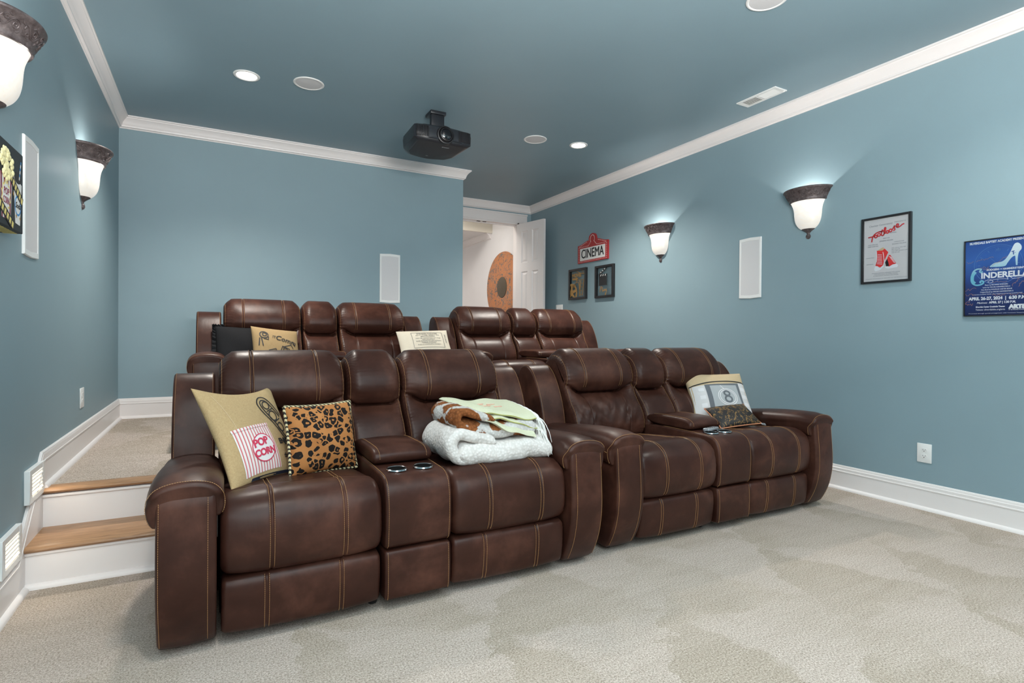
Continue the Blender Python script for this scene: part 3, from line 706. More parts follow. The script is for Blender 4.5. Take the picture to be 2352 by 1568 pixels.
# ------------------------------------------------------------------ cushions
class Pillow:
    """w x h x thick, faces -y, z up; front(u,v) gives the surface point, u,v in [-1,1]"""
    def __init__(s, w, h, th, pinch=.07, pw=.42, seed=0, sag=.0):
        s.w, s.h, s.th, s.p, s.pw, s.sag = w, h, th, pinch, pw, sag; r = np.random.default_rng(seed); s.k = r.uniform(2, 6, (5, 2)); s.ph = r.uniform(0, 6, 5)
    def pt(s, u, v, side=-1, off=0):
        x = s.w / 2 * u * (1 - s.p * (1 - v * v)); z = s.h / 2 * v * (1 - s.p * (1 - u * u))
        z -= s.sag * (1 - u * u) * max(v, 0)
        e = max(0., (1 - u * u)) * max(0., (1 - v * v)); b = e ** s.pw
        d = sum(math.sin(k[0] * u + k[1] * v + p) for k, p in zip(s.k, s.ph)) / 5
        return (x, side * (s.th / 2 * b * (1 + .10 * d) + off), z)
    def build(s, name, mat_, parent, n=26):
        g = [math.sin(PI / 2 * (2 * i / n - 1)) for i in range(n + 1)]; V = []; Fc = []; uv = []
        for sd in (-1, 1):
            for v in g:
                for u in g: V.append(s.pt(u, v, sd)); uv.append(((u + 1) / 2 * s.w / .4, (v + 1) / 2 * s.h / .4))
        m = n + 1
        for sd in (0, 1):
            for j in range(n):
                for i in range(n): q = sd * m * m + j * m + i; f = [q, q + 1, q + m + 1, q + m]; Fc.append(f if sd == 0 else f[::-1])
        me = bpy.data.meshes.new(name); me.from_pydata(V, [], Fc); ul = me.uv_layers.new(name='UVMap')
        for p in me.polygons:
            for li in p.loop_indices: ul.data[li].uv = uv[me.loops[li].vertex_index]
        bm = bmesh.new(); bm.from_mesh(me); bmesh.ops.remove_doubles(bm, verts=bm.verts, dist=1e-5); bm.to_mesh(me); bm.free(); shade(me, 75)
        return link(name, me, parent, mat_)
    def edge(s, n=60):
        P = []; sp = [math.sin(PI / 2 * (2 * i / n - 1)) for i in range(n)]
        for u in sp: P.append(s.pt(u, 1))
        for v in sp: P.append(s.pt(1, -v))
        for u in sp: P.append(s.pt(-u, -1))
        for v in sp: P.append(s.pt(-1, v))
        return P + [P[0]]
    def patch(s, name, corners, mat_, parent, off=.0022, n=14, side=-1):   # quad patch: corners in (u,v) order bl, br, tr, tl
        A = [np.array(c, float) for c in corners]; V = []; uv = []
        for j in range(n + 1):
            for i in range(n + 1):
                a, b_ = i / n, j / n; q = A[0] * (1 - a) * (1 - b_) + A[1] * a * (1 - b_) + A[2] * a * b_ + A[3] * (1 - a) * b_
                V.append(s.pt(q[0], q[1], side, off)); uv.append((a, b_))
        m = n + 1; Fc = [[j * m + i, j * m + i + 1, (j + 1) * m + i + 1, (j + 1) * m + i] for j in range(n) for i in range(n)]
        me = bpy.data.meshes.new(name); me.from_pydata(V, [], Fc); ul = me.uv_layers.new(name='UVMap')
        for p in me.polygons:
            for li in p.loop_indices: ul.data[li].uv = uv[me.loops[li].vertex_index]
        shade(me, 80); return link(name, me, parent, mat_)
    def disc(s, name, c, r, mat_, parent, off=.003, r0=0.0, n=32, asp=1):
        V = []; Fc = []; k = 5
        for j in range(k + 1):
            rr = r0 + (r - r0) * j / k
            for i in range(n): a = 2 * PI * i / n; V.append(s.pt(c[0] + rr * math.cos(a), c[1] + rr * math.sin(a) * asp, -1, off))
        for j in range(k):
            for i in range(n): Fc.append([j * n + i, j * n + (i + 1) % n, (j + 1) * n + (i + 1) % n, (j + 1) * n + i])
        if r0 == 0: Fc = Fc
        me = bpy.data.meshes.new(name); me.from_pydata(V, [], Fc); bm = bmesh.new(); bm.from_mesh(me); bmesh.ops.remove_doubles(bm, verts=bm.verts, dist=1e-6); bm.to_mesh(me); bm.free()
        shade(me, 80); return link(name, me, parent, mat_)
    def wrap(s, o, cu, cv, rot=0, off=.0035):               # maps a flat mesh (metres) onto the front face around (u,v)
        for v in o.data.vertices:
            x, y = v.co.x, v.co.y; c, s_ = math.cos(rot), math.sin(rot); x, y = x * c - y * s_, x * s_ + y * c
            v.co = s.pt(cu + x / (s.w / 2), cv + y / (s.h / 2), -1, off + v.co.z)
        return o
    def lines(s, name, polys, wd, mat_, parent, off=.003):   # strokes given in (u,v)
        m = MB()
        for P in polys: m.ribbon([(u * s.w / 2, v * s.h / 2) for u, v in P], wd, -.0004, .0004)
        o = m.build(name, mat_, parent, smooth=False); return s.wrap(o, 0, 0, 0, off)
def circ(c, r, n=28, a0=0, a1=2 * PI, asp=1): return [(c[0] + r * math.cos(a0 + (a1 - a0) * i / n), c[1] + asp * r * math.sin(a0 + (a1 - a0) * i / n)) for i in range(n + 1)]
def rad(*a): return tuple(math.radians(x) for x in a)

# burlap popcorn cushion
p = Pillow(.45, .45, .115, .12, .44, 3, .012); t = thing('throw_cushion', 'large tan burlap cushion with a striped popcorn-bag patch, leaning beside the leopard cushion', 'cushion', (.150, 2.60, .672), rad(-30, 4, 46), 'cushions on the front loveseats')
p.build('cover', M['burlap'], t)
p.patch('popcorn_patch', [(-.70, -.90), (.22, -.88), (.16, .08), (-.80, .0)], M['stripe'], t)
p.patch('patch_hem', [(-.815, -.02), (.17, .06), (.16, .12), (-.825, .04)], M['stripe'], t, .005)
p.disc('round_label', (-.18, -.42), .29, M['whitepatch'], t, .0040); p.disc('label_ring', (-.18, -.42), .30, M['redink'], t, .0046, .278)
for s_, cu, cv, r_ in (('POP', -.24, -.31, .12), ('CORN', -.17, -.52, .06)):
    o = texts('lettering', [(s_, 0, 0, 0, .050 if s_ == 'POP' else .044, dict(bold=.0018, space=.95))], M['redink'], t); p.wrap(o, cu, cv, r_, .0056)
p.lines('film_print', [smoothpath([(.62, -.30), (.44, .05), (.24, .38), (.18, .62), (.30, .78), (.48, .76), (.62, .58), (.80, .28)], 6), smoothpath([(.70, -.28), (.50, .08), (.31, .40), (.26, .60), (.33, .70), (.46, .67), (.56, .52), (.74, .24)], 6), circ((.41, .56), .10, 16), circ((.50, .28), .12, 16), circ((.63, .0), .10, 16), [(.36, .40), (.58, .46)], [(.48, .12), (.70, .20)]],   .0058, M['ink'], t)
o = texts('lettering', [('ENJOY', 0, 0, 0, .036, dict(bold=.0015, align='LEFT', fit=.10))], M['ink'], t); p.wrap(o, .34, -.34, .06)
o = texts('lettering', [('the show', 0, 0, 0, .032, dict(bold=.0006, align='LEFT', fit=.10))], M['ink'], t); p.wrap(o, .36, -.66, .06)
p.lines('zip', [smoothpath([(-.55, -.965), (-.2, -.975), (.3, -.97), (.85, -.955)], 5)], .011, M['inkblue'], t, .002)
p.lines('seam', [smoothpath([(-.78, .85), (-.70, .3), (-.62, -.3), (-.60, -.9)], 8)], .0025, M['linen'], t, .001)

p = Pillow(.305, .30, .15, .05, .42, 7); t = thing('throw_cushion', 'leopard print cushion edged with black and cream braid', 'cushion', (.425, 2.565, .640), rad(-14, 0, 16), 'cushions on the front loveseats')
p.build('cover', M['leopard'], t); MB().tube(p.edge(30), .0075, 8, False).build('braid_trim', M['braid'], t)

p = Pillow(.43, .40, .14, .05, .45, 11); t = thing('throw_cushion', 'tan and grey cushion with a film countdown numeral 8 panel', 'cushion', (3.140, 2.745, .665), rad(-34, -1, -23), 'cushions on the front loveseats')
p.build('cover', M['linen'], t)
p.patch('white_panel', [(-.97, -.95), (.97, -.95), (.975, .50), (-.975, .38)], M['palecloth'], t, .0015, 20)
p.lines('black_piping', [smoothpath([(-.99, .40), (-.3, .52), (.3, .56), (.985, .50)], 6)], .008, M['ink'], t, .004)
p.patch('dark_frame', [(-.50, -.95), (.70, -.95), (.70, .47), (-.52, .42)], M['darkgreycloth'], t, .003)
p.patch('grey_panel', [(-.36, -.95), (.62, -.95), (.60, .38), (-.36, .36)], M['greycloth'], t, .0042)
for cv in (.22, -.08, -.38):
    for cu in (-.66, .83): p.patch('film_hole', [(cu - .10, cv - .07), (cu + .08, cv - .07), (cu + .08, cv + .07), (cu - .10, cv + .07)], M['whitepatch'], t, .0035, 6)
p.lines('countdown_rings', [circ((.16, -.12), .33, 36), circ((.16, -.12), .27, 36), [(.0, .36), (.10, .2)]], .005, M['whitepatch'], t, .0055)
p.lines('numeral', [circ((.155, .015), .095, 28), circ((.165, -.215), .115, 28)], .013, M['darkgreycloth'], t, .006)

p = Pillow(.31, .20, .09, .04, .42, 5); t = thing('throw_cushion', 'small black and gold brocade cushion with copper piping, propped against the numeral cushion', 'cushion', (3.045, 2.545, .575), rad(-58, -4, -12), 'cushions on the front loveseats')
p.build('cover', M['brocade'], t); MB().tube(p.edge(24), .004, 6, False).build('piping', M['copperpipe'], t)
for sx in (-1, 1): MB().tube([(sx * .155, 0, -.10), (sx * .165, -.01, -.118), (sx * .158, -.014, -.135), (sx * .150, -.006, -.118), (sx * .152, 0, -.10)], .0035, 6).build('zip_pull', M['silver'], t)

p = Pillow(.42, .42, .15, .03, .42, 9); t = thing('throw_cushion', 'plain black cushion with a ruffled fringe edge', 'cushion', (.225, 4.735, .955), rad(-20, 0, 2), 'cushions on the platform loveseats')
p.build('cover', M['blackfelt'], t)
rf = MB(); ed = p.edge(60); V = []; Fc = []
for i, e in enumerate(ed):
    d = Vector((e[0], 0, e[2])).normalized(); wv = .008 * math.sin(i * 1.9) + .004 * math.sin(i * .7)
    V += [e, (e[0] + d.x * .028, wv, e[2] + d.z * (.026 + .004 * math.sin(i * 2.3)))]
for i in range(len(ed) - 1): Fc.append([2 * i, 2 * i + 1, 2 * i + 3, 2 * i + 2])
rf.raw(V, Fc).build('ruffle', M['blackfelt'], t)

p = Pillow(.36, .36, .14, .05, .45, 13); t = thing('throw_cushion', 'tan cushion printed with black hand-drawn words and film sketches', 'cushion', (.425, 4.575, .975), rad(-25, 6, 18), 'cushions on the platform loveseats')
p.build('cover', M['tanprint'], t)
o = texts('lettering', [('IT', 0, 0, 0, .030, dict(bold=.0004))], M['ink'], t); p.wrap(o, -.22, .46, -.22)
o = texts('lettering', [('Comm', 0, 0, 0, .062, dict(bold=.0006, shear=.2))], M['ink'], t); p.wrap(o, .30, .34, -.22)
sk = [circ((-.62, .55), .16, 18), circ((-.60, .57), .08, 12), [(-.80, .40), (-.85, .05)], [(-.74, .40), (-.70, .02)], [(-.66, .36), (-.48, .30), (-.46, .44)],
      [(.0, -.22), (.10, .02), (.42, -.08), (.36, -.30), (.0, -.22)], [(.12, -.02), (.52, .14), (.60, -.02)], circ((.22, -.14), .09, 14), [(-.5, -.20), (-.2, -.12), (-.15, -.25)], [(.7, -.15), (.85, -.22)], [(.62, .30), (.72, .10)]]
p.lines('camera_sketch', sk[:5], .007, M['ink'], t)
for q_ in (sk[5:8], sk[8:9], sk[9:10], sk[10:]): p.lines('sketch', q_, .007, M['ink'], t)

p = Pillow(.46, .33, .12, .04, .45, 17); t = thing('throw_cushion', 'cream rectangular cushion printed with an old theatre ticket', 'cushion', (1.62, 4.585, 1.00), rad(-36, -2, -2), 'cushions on the platform loveseats')
p.build('cover', M['creamcloth'], t)
bx0, bx1, by0, by1 = -.52, .72, -.30, .72
p.lines('ticket_border', [[(bx0 + (bx1 - bx0) * i / 12, by1) for i in range(13)], [(bx0 + (bx1 - bx0) * i / 12, by0) for i in range(13)], [(bx0, by0 + (by1 - by0) * i / 8) for i in range(9)], [(bx1, by0 + (by1 - by0) * i / 8) for i in range(9)]], .0028, M['greyink'], t)
it = [('STRAND THEATRE', 0, .068, 0, .022, dict(fit=.19)), ('ALL THE BEST IN', 0, .05, 0, .012, dict(fit=.22)), ('BEAUTIFUL SHOWS', 0, .034, 0, .015, dict(fit=.13)), ('MAY BE ADMITTED TO THIS', 0, .014, 0, .012, dict(fit=.23)),
      ('ALSO THE NOVELTY', 0, -.002, 0, .012, dict(fit=.12)), ('EVER SHOWN ON ANY SCREEN', 0, -.016, 0, .012, dict(fit=.23)), ('"KING KONG"', 0, -.034, 0, .019, dict(fit=.14)), ('ALSO A COMPLETE COMEDY', 0, -.054, 0, .012, dict(fit=.22))]
o = texts('lettering', it, M['greyink'], t); p.wrap(o, .10, .21, 0)
o = texts('lettering', [('ADMIT ONE', 0, 0, 0, .018, {})], M['greyink'], t); p.wrap(o, .84, .3, PI / 2)

# ------------------------------------------------------------------ folded blankets
def lump(P, amp, f, seed):
    r = np.random.default_rng(seed); k = r.normal(0, f, (6, 3)); ph = r.uniform(0, 6, 6)
    return amp * np.mean([np.sin(P @ kk + p_) for kk, p_ in zip(k, ph)], axis=0) * 2
def slab_loft(x0, x1, prof, r, m, n, amp, seed, post=None):
    lf = Loft(x0, x1, prof, r, m=m, n=n); V, Fc = lf.geo(); V = np.array(V); V += np.stack([lump(V, amp, 34, seed), lump(V, amp, 34, seed + 1), lump(V, amp, 34, seed + 2)], 1)
    if post: V = post(V)
    return V, Fc
SX, SY, SZ = FS[0][0] + XM, FS[0][1], .515               # middle of the second seat
t = thing('blanket', 'white sherpa blanket folded thick, lowest on the loveseat seat', 'blanket', (SX, SY, SZ), group='folded blankets on the loveseat')
pr = [(.52, .0), (.16, 0), (.125, .012), (.115, .045), (.125, .085), (.165, .105), (.25, .108), (.40, .105), (.52, .09)]
mb = MB(); V, Fc = slab_loft(-.225, .265, pr, .045, 64, 22, .006, 21); mb.raw(V, Fc); mb.build('folded_body', M['sherpa'], t)
# the doubled end: an S of thick cloth
path = smoothpath([(-.10, .040), (-.17, .034), (-.215, .040), (-.244, .066), (-.250, .100), (-.236, .132), (-.205, .146), (-.16, .134), (-.09, .112), (-.03, .098)], 5)
def folded_ribbon(name, path, th, y0, y1, mt_, par, seed, amp=.004):   # thick cloth following a path in (x,z), soft edges along y
    P2 = [np.array(q, float) for q in path]; n_ = len(P2); T_ = []; V = []; Fc = []
    for i in range(n_):
        d = P2[min(i + 1, n_ - 1)] - P2[max(i - 1, 0)]; d = d / (np.linalg.norm(d) + 1e-9); T_.append(np.array([-d[1], d[0]]))
    ys = [y0 + (y1 - y0) * k / 14 for k in range(15)]; st_ = []
    for k in range(7): st_.append((y0 - th * math.cos(k / 6 * PI / 2) + th, math.sin(k / 6 * PI / 2)))
    st_ += [(y, 1.0) for y in np.linspace(y0 + th, y1 - th, 12)[1:]]
    for k in range(1, 7): st_.append((y1 - th + th * math.sin(k / 6 * PI / 2), math.cos(k / 6 * PI / 2)))
    m = 2 * n_
    for y, f in st_:
        f = max(f, .02)
        for i in range(n_): e = max(.12, math.sqrt(1 - (1 - min(1, min(i, n_ - 1 - i) / 4)) ** 2)); q = P2[i] + T_[i] * th * f * e; V.append((q[0], y, q[1]))
        for i in range(n_ - 1, -1, -1): e = max(.12, math.sqrt(1 - (1 - min(1, min(i, n_ - 1 - i) / 4)) ** 2)); q = P2[i] - T_[i] * th * f * e; V.append((q[0], y, q[1]))
    for r_ in range(len(st_) - 1):
        for j in range(m): Fc.append([r_ * m + j, r_ * m + (j + 1) % m, (r_ + 1) * m + (j + 1) % m, (r_ + 1) * m + j])
    for b_ in (0, (len(st_) - 1) * m):
        for i in range(n_ - 1): Fc.append([b_ + i, b_ + i + 1, b_ + m - 2 - i, b_ + m - 1 - i])
    V = np.array(V); V += np.stack([lump(V, amp, 40, seed), lump(V, amp, 40, seed + 1), lump(V, amp, 40, seed + 2)], 1)
    return mobj(name, V, Fc, mt_, par, angle=80)
folded_ribbon('doubled_end', path, .027, .132, .46, M['sherpa'], t, 31)
mb = MB(); V, Fc = slab_loft(.20, .285, [(.42, .05), (.30, .05), (.27, .08), (.28, .13), (.33, .15), (.42, .14)], .03, 40, 6, .005, 41); mb.raw(V, Fc).build('corner_tuck', M['sherpa'], t)

t = thing('blanket', 'brown and white cowhide-pattern plush blanket folded under the green throw', 'blanket', (SX, SY, SZ + .105), group='folded blankets on the loveseat')
pr = [(.50, .0), (.20, .0), (.168, .012), (.160, .038), (.172, .066), (.21, .078), (.30, .082), (.50, .08)]
V, Fc = slab_loft(-.215, .20, pr, .03, 56, 20, .005, 51, lambda V: np.stack([V[:, 0], V[:, 1], V[:, 2] + .035 * np.clip((-.04 - V[:, 0]) / .18, 0, 1) ** 1.0], 1)); mobj('folded_body', V, Fc, M['cow'], t)
path = smoothpath([(-.10, .045), (-.16, .056), (-.20, .076), (-.216, .104), (-.200, .130), (-.165, .134), (-.11, .116), (-.03, .088)], 5); folded_ribbon('rolled_end', path, .019, .152, .47, M['cow'], t, 61)

t = thing('throw_blanket', 'pale green throw with long white fringe, topmost of the folded blankets', 'blanket', (SX, SY, SZ + .19), group='folded blankets on the loveseat')
def sheet(name, quad, th, m_, wav, seed, drop=None):       # folded layer over a quad [front-left, front-right, back-right, back-left]
    A = [np.array(q, float) for q in quad]; n1, n2 = 22, 14; V = []; Fc = []; r = np.random.default_rng(seed); ph = r.uniform(0, 6, 4)
    for sgn in (1, 0):
        for j in range(n2 + 1):
            for i in range(n1 + 1):
                a, b_ = i / n1, j / n2; q = A[0] * (1 - a) * (1 - b_) + A[1] * a * (1 - b_) + A[2] * a * b_ + A[3] * (1 - a) * b_
                e = min(b_ * n2 / 2.0, 1) ; q = q + np.array([0, .006 * math.sin(a * 9 + ph[0]) * (1 - b_), wav * (math.sin(a * 7 + b_ * 3 + ph[1]) + .5 * math.sin(a * 15 + ph[2])) - (.4 * th) * (1 - e)])
                ea = min(a * n1 / 1.6, 1); f_ = math.sqrt(max(0, 1 - (1 - e) ** 2)) * math.sqrt(max(.02, 1 - (1 - ea) ** 2)); q[2] += th * (.5 + .5 * f_) if sgn else th * .45 * (1 - f_); V.append(q)
    m = n1 + 1; k = m * (n2 + 1)
    for j in range(n2):
        for i in range(n1): q = j * m + i; Fc += [[q, q + 1, q + m + 1, q + m], [k + q, k + q + m, k + q + m + 1, k + q + 1]]
    bd = [i for i in range(m)] + [j * m + n1 for j in range(1, n2 + 1)] + [n2 * m + i for i in range(n1 - 1, -1, -1)] + [j * m for j in range(n2 - 1, 0, -1)]
    for i in range(len(bd)): a, b_ = bd[i], bd[(i + 1) % len(bd)]; Fc.append([a, k + a, k + b_, b_])
    o = mobj(name, V, Fc, m_, t, angle=70); return o, V, n1, n2, k
lay = [('lower_fold', [(-.085, .150, .004), (.175, .135, -.095), (.22, .45, -.03), (-.18, .44, .046)], .022, .007, 3),
       ('middle_fold', [(-.08, .20, .012), (.20, .165, -.045), (.215, .46, -.01), (-.17, .46, .056)], .018, .008, 5),
       ('upper_fold', [(-.115, .215, .030), (.205, .185, -.008), (.20, .49, .03), (-.185, .475, .066)], .020, .007, 7)]
tops = []
for nm, q, th, wv, sd in lay:
    o, V, n1, n2, k = sheet(nm, q, th, M['green'], wv, sd); tops.append((V, n1, n2, k))
    if nm != 'lower_fold': MB().tube([Vector(V[k + i]) + Vector((0, -.001, .004)) for i in range(n1 + 1)], .0022, 5).build('lime_edging', M['greenedge'], o)
fr_ = MB()
for V, n1, n2, k in tops[1:]:
    for q in range(270):
        j = RNG.uniform(0, n2 - .01); j0 = int(j); f = j - j0; m = n1 + 1; e0 = Vector(V[j0 * m + n1]).lerp(Vector(V[(j0 + 1) * m + n1]), f); e0.z -= .006
        ln = RNG.uniform(.08, .135); dx = RNG.uniform(.15, .85); dy = RNG.uniform(-.6, .25); pts = []
        for s_ in range(6):
            u = s_ / 5; pts.append((e0.x + ln * dx * u * (1 - .35 * u), e0.y + ln * dy * u + .003 * math.sin(9 * u + q), e0.z - ln * 1.0 * u * u + .006 * math.sin(PI * u)))
        fr_.tube(pts, [.0026, .0026, .0025, .0023, .0019, .001], 4)
o = fr_.build('fringe', M['fringe'], t); o['kind'] = 'stuff'
em = MB(); V, n1, n2, k = tops[2]
for cx_, cy_ in ((9, 9), (11, 8), (13, 9), (14, 7), (10, 10)):
    c0 = Vector(V[cy_ * (n1 + 1) + cx_]) + Vector((0, 0, .0012)); em.tube([c0 + Vector((.022 * math.cos(a) , .010 * math.sin(2 * a), .0)) for a in np.linspace(0, 5.5, 14)], .0017, 4)
em.build('embroidery', M['pinkprint'], t)

# remote on the second console
cx2 = FS[1][0]; t = thing('remote_control', 'slim grey remote control lying on the console beside the cup holders', 'remote', (cx2 + .0, FS[1][1] + .215, .5375), rad(0, 0, 14))
MB().box((0, 0, .009), (.125, .040, .017), .006, 3).build('body', M['silver'], t)
for k in range(7): MB().lathe([(.001, .0188), (.0042, .0186), (.0046, .0170)], n=10, c=(-.035 + .013 * k, .008 * (-1) ** k, 0)).build('button', M['ink'], t)

# ------------------------------------------------------------------ wall sconces
def spiral(c, r0, turns, d=1, n=26, ph=0): return [(c[0] + r0 * (1 - .88 * i / n) * math.cos(ph + d * turns * 2 * PI * i / n), c[1] + r0 * (1 - .88 * i / n) * math.sin(ph + d * turns * 2 * PI * i / n)) for i in range(n + 1)]
SQ = .84
def make_sconce():
    t = thing('wall_sconce', '', 'lamp', (0, 0, 0))
    # local: b (y) up, c (z) out; origin at rim top on the wall
    def rev(prof, n=40): 
        V = []; Fc = []; q = len(prof)
        for k in range(n + 1):
            a = PI * k / n
            for r, y in prof: V.append((r * math.cos(a), y, -.001 + r * SQ * math.sin(a)))
        for k in range(n):
            for j in range(q - 1): Fc.append([k * q + j, (k + 1) * q + j, (k + 1) * q + j + 1, k * q + j + 1])
        return V, Fc
    rp = [(.186, .0), (.189, -.006), (.187, -.012), (.180, -.017), (.172, -.026), (.160, -.048), (.149, -.070), (.143, -.082), (.144, -.088), (.140, -.095), (.132, -.095), (.134, -.084), (.150, -.05), (.172, -.010), (.180, -.002), (.186, .0)]
    rim = mobj('rim', *rev(rp), M['bronze'], t, angle=35)
    gp = [(.131, -.088), (.124, -.105), (.114, -.130), (.108, -.160), (.105, -.195), (.101, -.225), (.092, -.255), (.076, -.280), (.055, -.298), (.040, -.306), (.036, -.302), (.070, -.278), (.096, -.225), (.102, -.16), (.118, -.105), (.127, -.088)]
    mobj('glass_shade', *rev([tuple(q) for q in smoothpath(gp, 4)]), M['lampglass'], t, angle=70)
    fp = [(.052, -.300), (.050, -.304), (.040, -.309), (.024, -.320), (.013, -.330), (.012, -.340), (.016, -.346), (.0185, -.356), (.017, -.366), (.010, -.374), (.001, -.377)]
    V, Fc = rev(fp, 24); fin = mobj('finial', V, Fc, M['bronze'], t)
    sc = MB()
    def on_rim(s_, y):                                   # s_: angle 0..pi, y: depth on the band
        yy = -.02 - y * .054; r = .1785 - (abs(yy) - .018) * .60 + .0012; return (r * math.cos(s_), yy, -.001 + r * SQ * math.sin(s_))
    for k in range(6):
        a0 = .02 + k * .52; f = 1 if k % 2 else -1
        un = [smoothpath([(0, .5 - .28 * f), (.25, .5 - .05 * f), (.5, .5 + .22 * f), (.78, .5 + .30 * f), (1.05, .5 + .12 * f), (1.3, .5 - .2 * f), (1.53, .5 - .28 * f)], 5)]
        un.append([(.72 + x, .5 - .05 * f + y) for x, y in spiral((0, 0), .27, 1.7, f, 30, .9 * f)])
        un.append([(1.28 + x, .5 + .22 * f + y) for x, y in spiral((0, 0), .20, 1.4, -f, 24, 2.4 * f)])
        for x, y, a, ln in ((.18, .5 + .25 * f, .9 * f, .3), (.38, .5 - .28 * f, -.5 * f, .28), (1.05, .5 - .30 * f, -2.5 * f, .26), (.95, .5 + .42 * f, .3 * f, .2), (.12, .5 + .02 * f, 1.9 * f, .22)):
            un.append(smoothpath([(x, y), (x + .5 * ln * math.cos(a), y + .5 * ln * math.sin(a) + .04), (x + ln * math.cos(a), y + ln * math.sin(a))], 4))
        for j, pp in enumerate(un):
            pts = [on_rim(min(max(a0 + q[0] * .34, .02), PI - .02), min(max(q[1], .02), .98)) for q in pp]; n_ = len(pts)
            sc.tube(pts, [(.0030 if j > 2 else .0025) * (.45 + .55 * math.sin(PI * (i + .6) / (n_ + .2))) for i in range(n_)], 6)
    o = sc.build('scrollwork', M['bronze'], rim); o['kind'] = 'stuff'
    rb = MB()
    for k in range(13): a = PI * k / 12; rb.tube([(.0185 * .95 * math.cos(a), y, -.001 + r * SQ * math.sin(a)) if False else (r * math.cos(a), y, -.001 + r * SQ * math.sin(a)) for r, y in ((.0135, -.344), (.0175, -.352), (.018, -.36), (.012, -.372))], .0016, 4)
    rb.build('ribbing', M['bronze'], fin)
    MB().box((0, -.17, .003), (.11, .22, .006), .002).build('back_plate', M['bronze'], t)
    return t
sc0 = make_sconce()
spots = [((RW, 2.68, 2.235), ROT_R, 'bronze wall sconce with glowing bell shade between the slim wall speaker and the red-shoe poster'),
         ((RW, 4.28, 2.235), ROT_R, 'bronze wall sconce with glowing bell shade next to the red cinema sign'),
         ((L, 4.28, 2.235), ROT_L, 'bronze wall sconce with glowing bell shade near the corner above the steps'),
         ((L, 2.68, 2.235), ROT_L, 'large bronze wall sconce above the popcorn picture, cut off by the picture edge')]
for i, (loc, rot, lab) in enumerate(spots):
    o = sc0 if i == 0 else dup(sc0); o.location = loc; o.rotation_euler = rot; tag(o, lab, 'lamp', 'bronze wall sconces')
    nx = -1 if loc[0] > 0 else 1
    lamp('sconce_and_added_bulb', 'POINT', (loc[0] + nx * .080, loc[1], loc[2] - .120), 6.5, (1, .95, .90), shadow_soft_size=.022)
for y in (.4, -.9):
    for x, nx in ((RW, -1), (L, 1)): lamp('sconce_and_added_bulb', 'POINT', (x + nx * .12, y, 2.2), 5.0, (1, .93, .85), shadow_soft_size=.06)  # added bulbs out of view to brighten the room, no sconces here

# ------------------------------------------------------------------ in-wall and ceiling speakers, downlights, vent
def wall_speaker():
    t = thing('wall_speaker', '', 'speaker'); W, H = .218, .508; V = []; Fc = []; n1 = 12
    # slightly bowed rectangular frame
    def row(w, h, c, bow): return [(-w / 2, -h / 2 - bow * 0, c), (0, -h / 2 - bow, c), (w / 2, -h / 2, c), (w / 2, h / 2, c), (0, h / 2 + bow, c), (-w / 2, h / 2, c)]
    lv = [(W, H, .0, .006), (W, H, .006, .006), (W - .006, H - .006, .010, .006), (W - .034, H - .050, .010, .006), (W - .040, H - .056, .006, .006)]
    for a in lv: V += row(*a)
    for r_ in range(len(lv) - 1):
        for q in range(6): Fc.append([r_ * 6 + q, r_ * 6 + (q + 1) % 6, r_ * 6 + 6 + (q + 1) % 6, r_ * 6 + 6 + q])
    mobj('bezel', V, Fc, M['plate'], t, angle=30)
    g = row(W - .038, H - .054, .0085, .006); MB().prism([(x, y) for x, y, _ in g], .001, .0082).build('speaker_grille', M['grille'], t)
    return t
ws = wall_speaker()
for i, (loc, rot, lab) in enumerate([((1.642, BY, 1.692), ROT_B, 'slim white wall speaker on the back wall behind the platform loveseats'),
                                     ((RW, 3.202, 1.689), ROT_R, 'slim white wall speaker on the long wall between two sconces'),
                                     ((L, 3.165, 1.687), ROT_L, 'slim white wall speaker beside the popcorn picture')]):
    o = ws if i == 0 else dup(ws); o.location = loc; o.rotation_euler = rot; tag(o, lab, 'speaker', 'slim wall speakers')
t = thing('ceiling_speaker', '', 'speaker')
MB().lathe([(.108, 0), (.108, .003), (.104, .006), (.096, .0065), (.092, .004), (.090, 0)], n=40).build('rim', M['plate'], t)
MB().lathe([(.093, .0035), (.05, .006), (.001, .0065)], n=40).build('speaker_grille', M['grille'], t)
for i, (x, y, lab) in enumerate([(.615, 4.325, 'round white ceiling speaker beside the brighter downlight near the back wall'), (2.665, 4.505, 'round white ceiling speaker between the projector and a downlight'), (2.66, 2.02, 'round white ceiling speaker cut by the top edge, away from the others')]):
    o = t if i == 0 else dup(t); o.location = (x, y, ZC); o.rotation_euler = ROT_C; tag(o, lab, 'speaker', 'round ceiling speakers')
t = thing('recessed_light', '', 'lamp')
MB().lathe([(.088, 0), (.088, .003), (.084, .007), (.074, .008), (.066, .004), (.064, 0)], n=36).build('trim_ring', M['plate'], t)
MB().lathe([(.067, .0035), (.03, .005), (.001, .0055)], n=32).build('diffuser', M['canlight'], t)
cans = [(.205, 4.41, 'glowing recessed downlight between a ceiling speaker and the stair-side sconce'), (3.11, 4.435, 'glowing recessed downlight between a ceiling speaker and the long wall')]
for i, (x, y, lab) in enumerate(cans):
    o = t if i == 0 else dup(t); o.location = (x, y, ZC); o.rotation_euler = ROT_C; tag(o, lab, 'lamp', 'recessed downlights')
for x, y, pw in ((.205, 4.41, 70), (3.11, 4.435, 84), (.2, 1.1, 30), (3.1, 1.1, 34), (1.65, -.6, 30)):  # last three are added lamps out of view, without fittings
    lamp('downlight_and_added_beam', 'SPOT', (x, y, ZC - .015), pw * 3.0, (1, .94, .86), spot_size=math.radians(130), spot_blend=.9, shadow_soft_size=.07)
t = thing('ceiling_vent', 'white rectangular ceiling register with narrow louvres', 'vent', (3.700, 2.855, ZC), ROT_C)
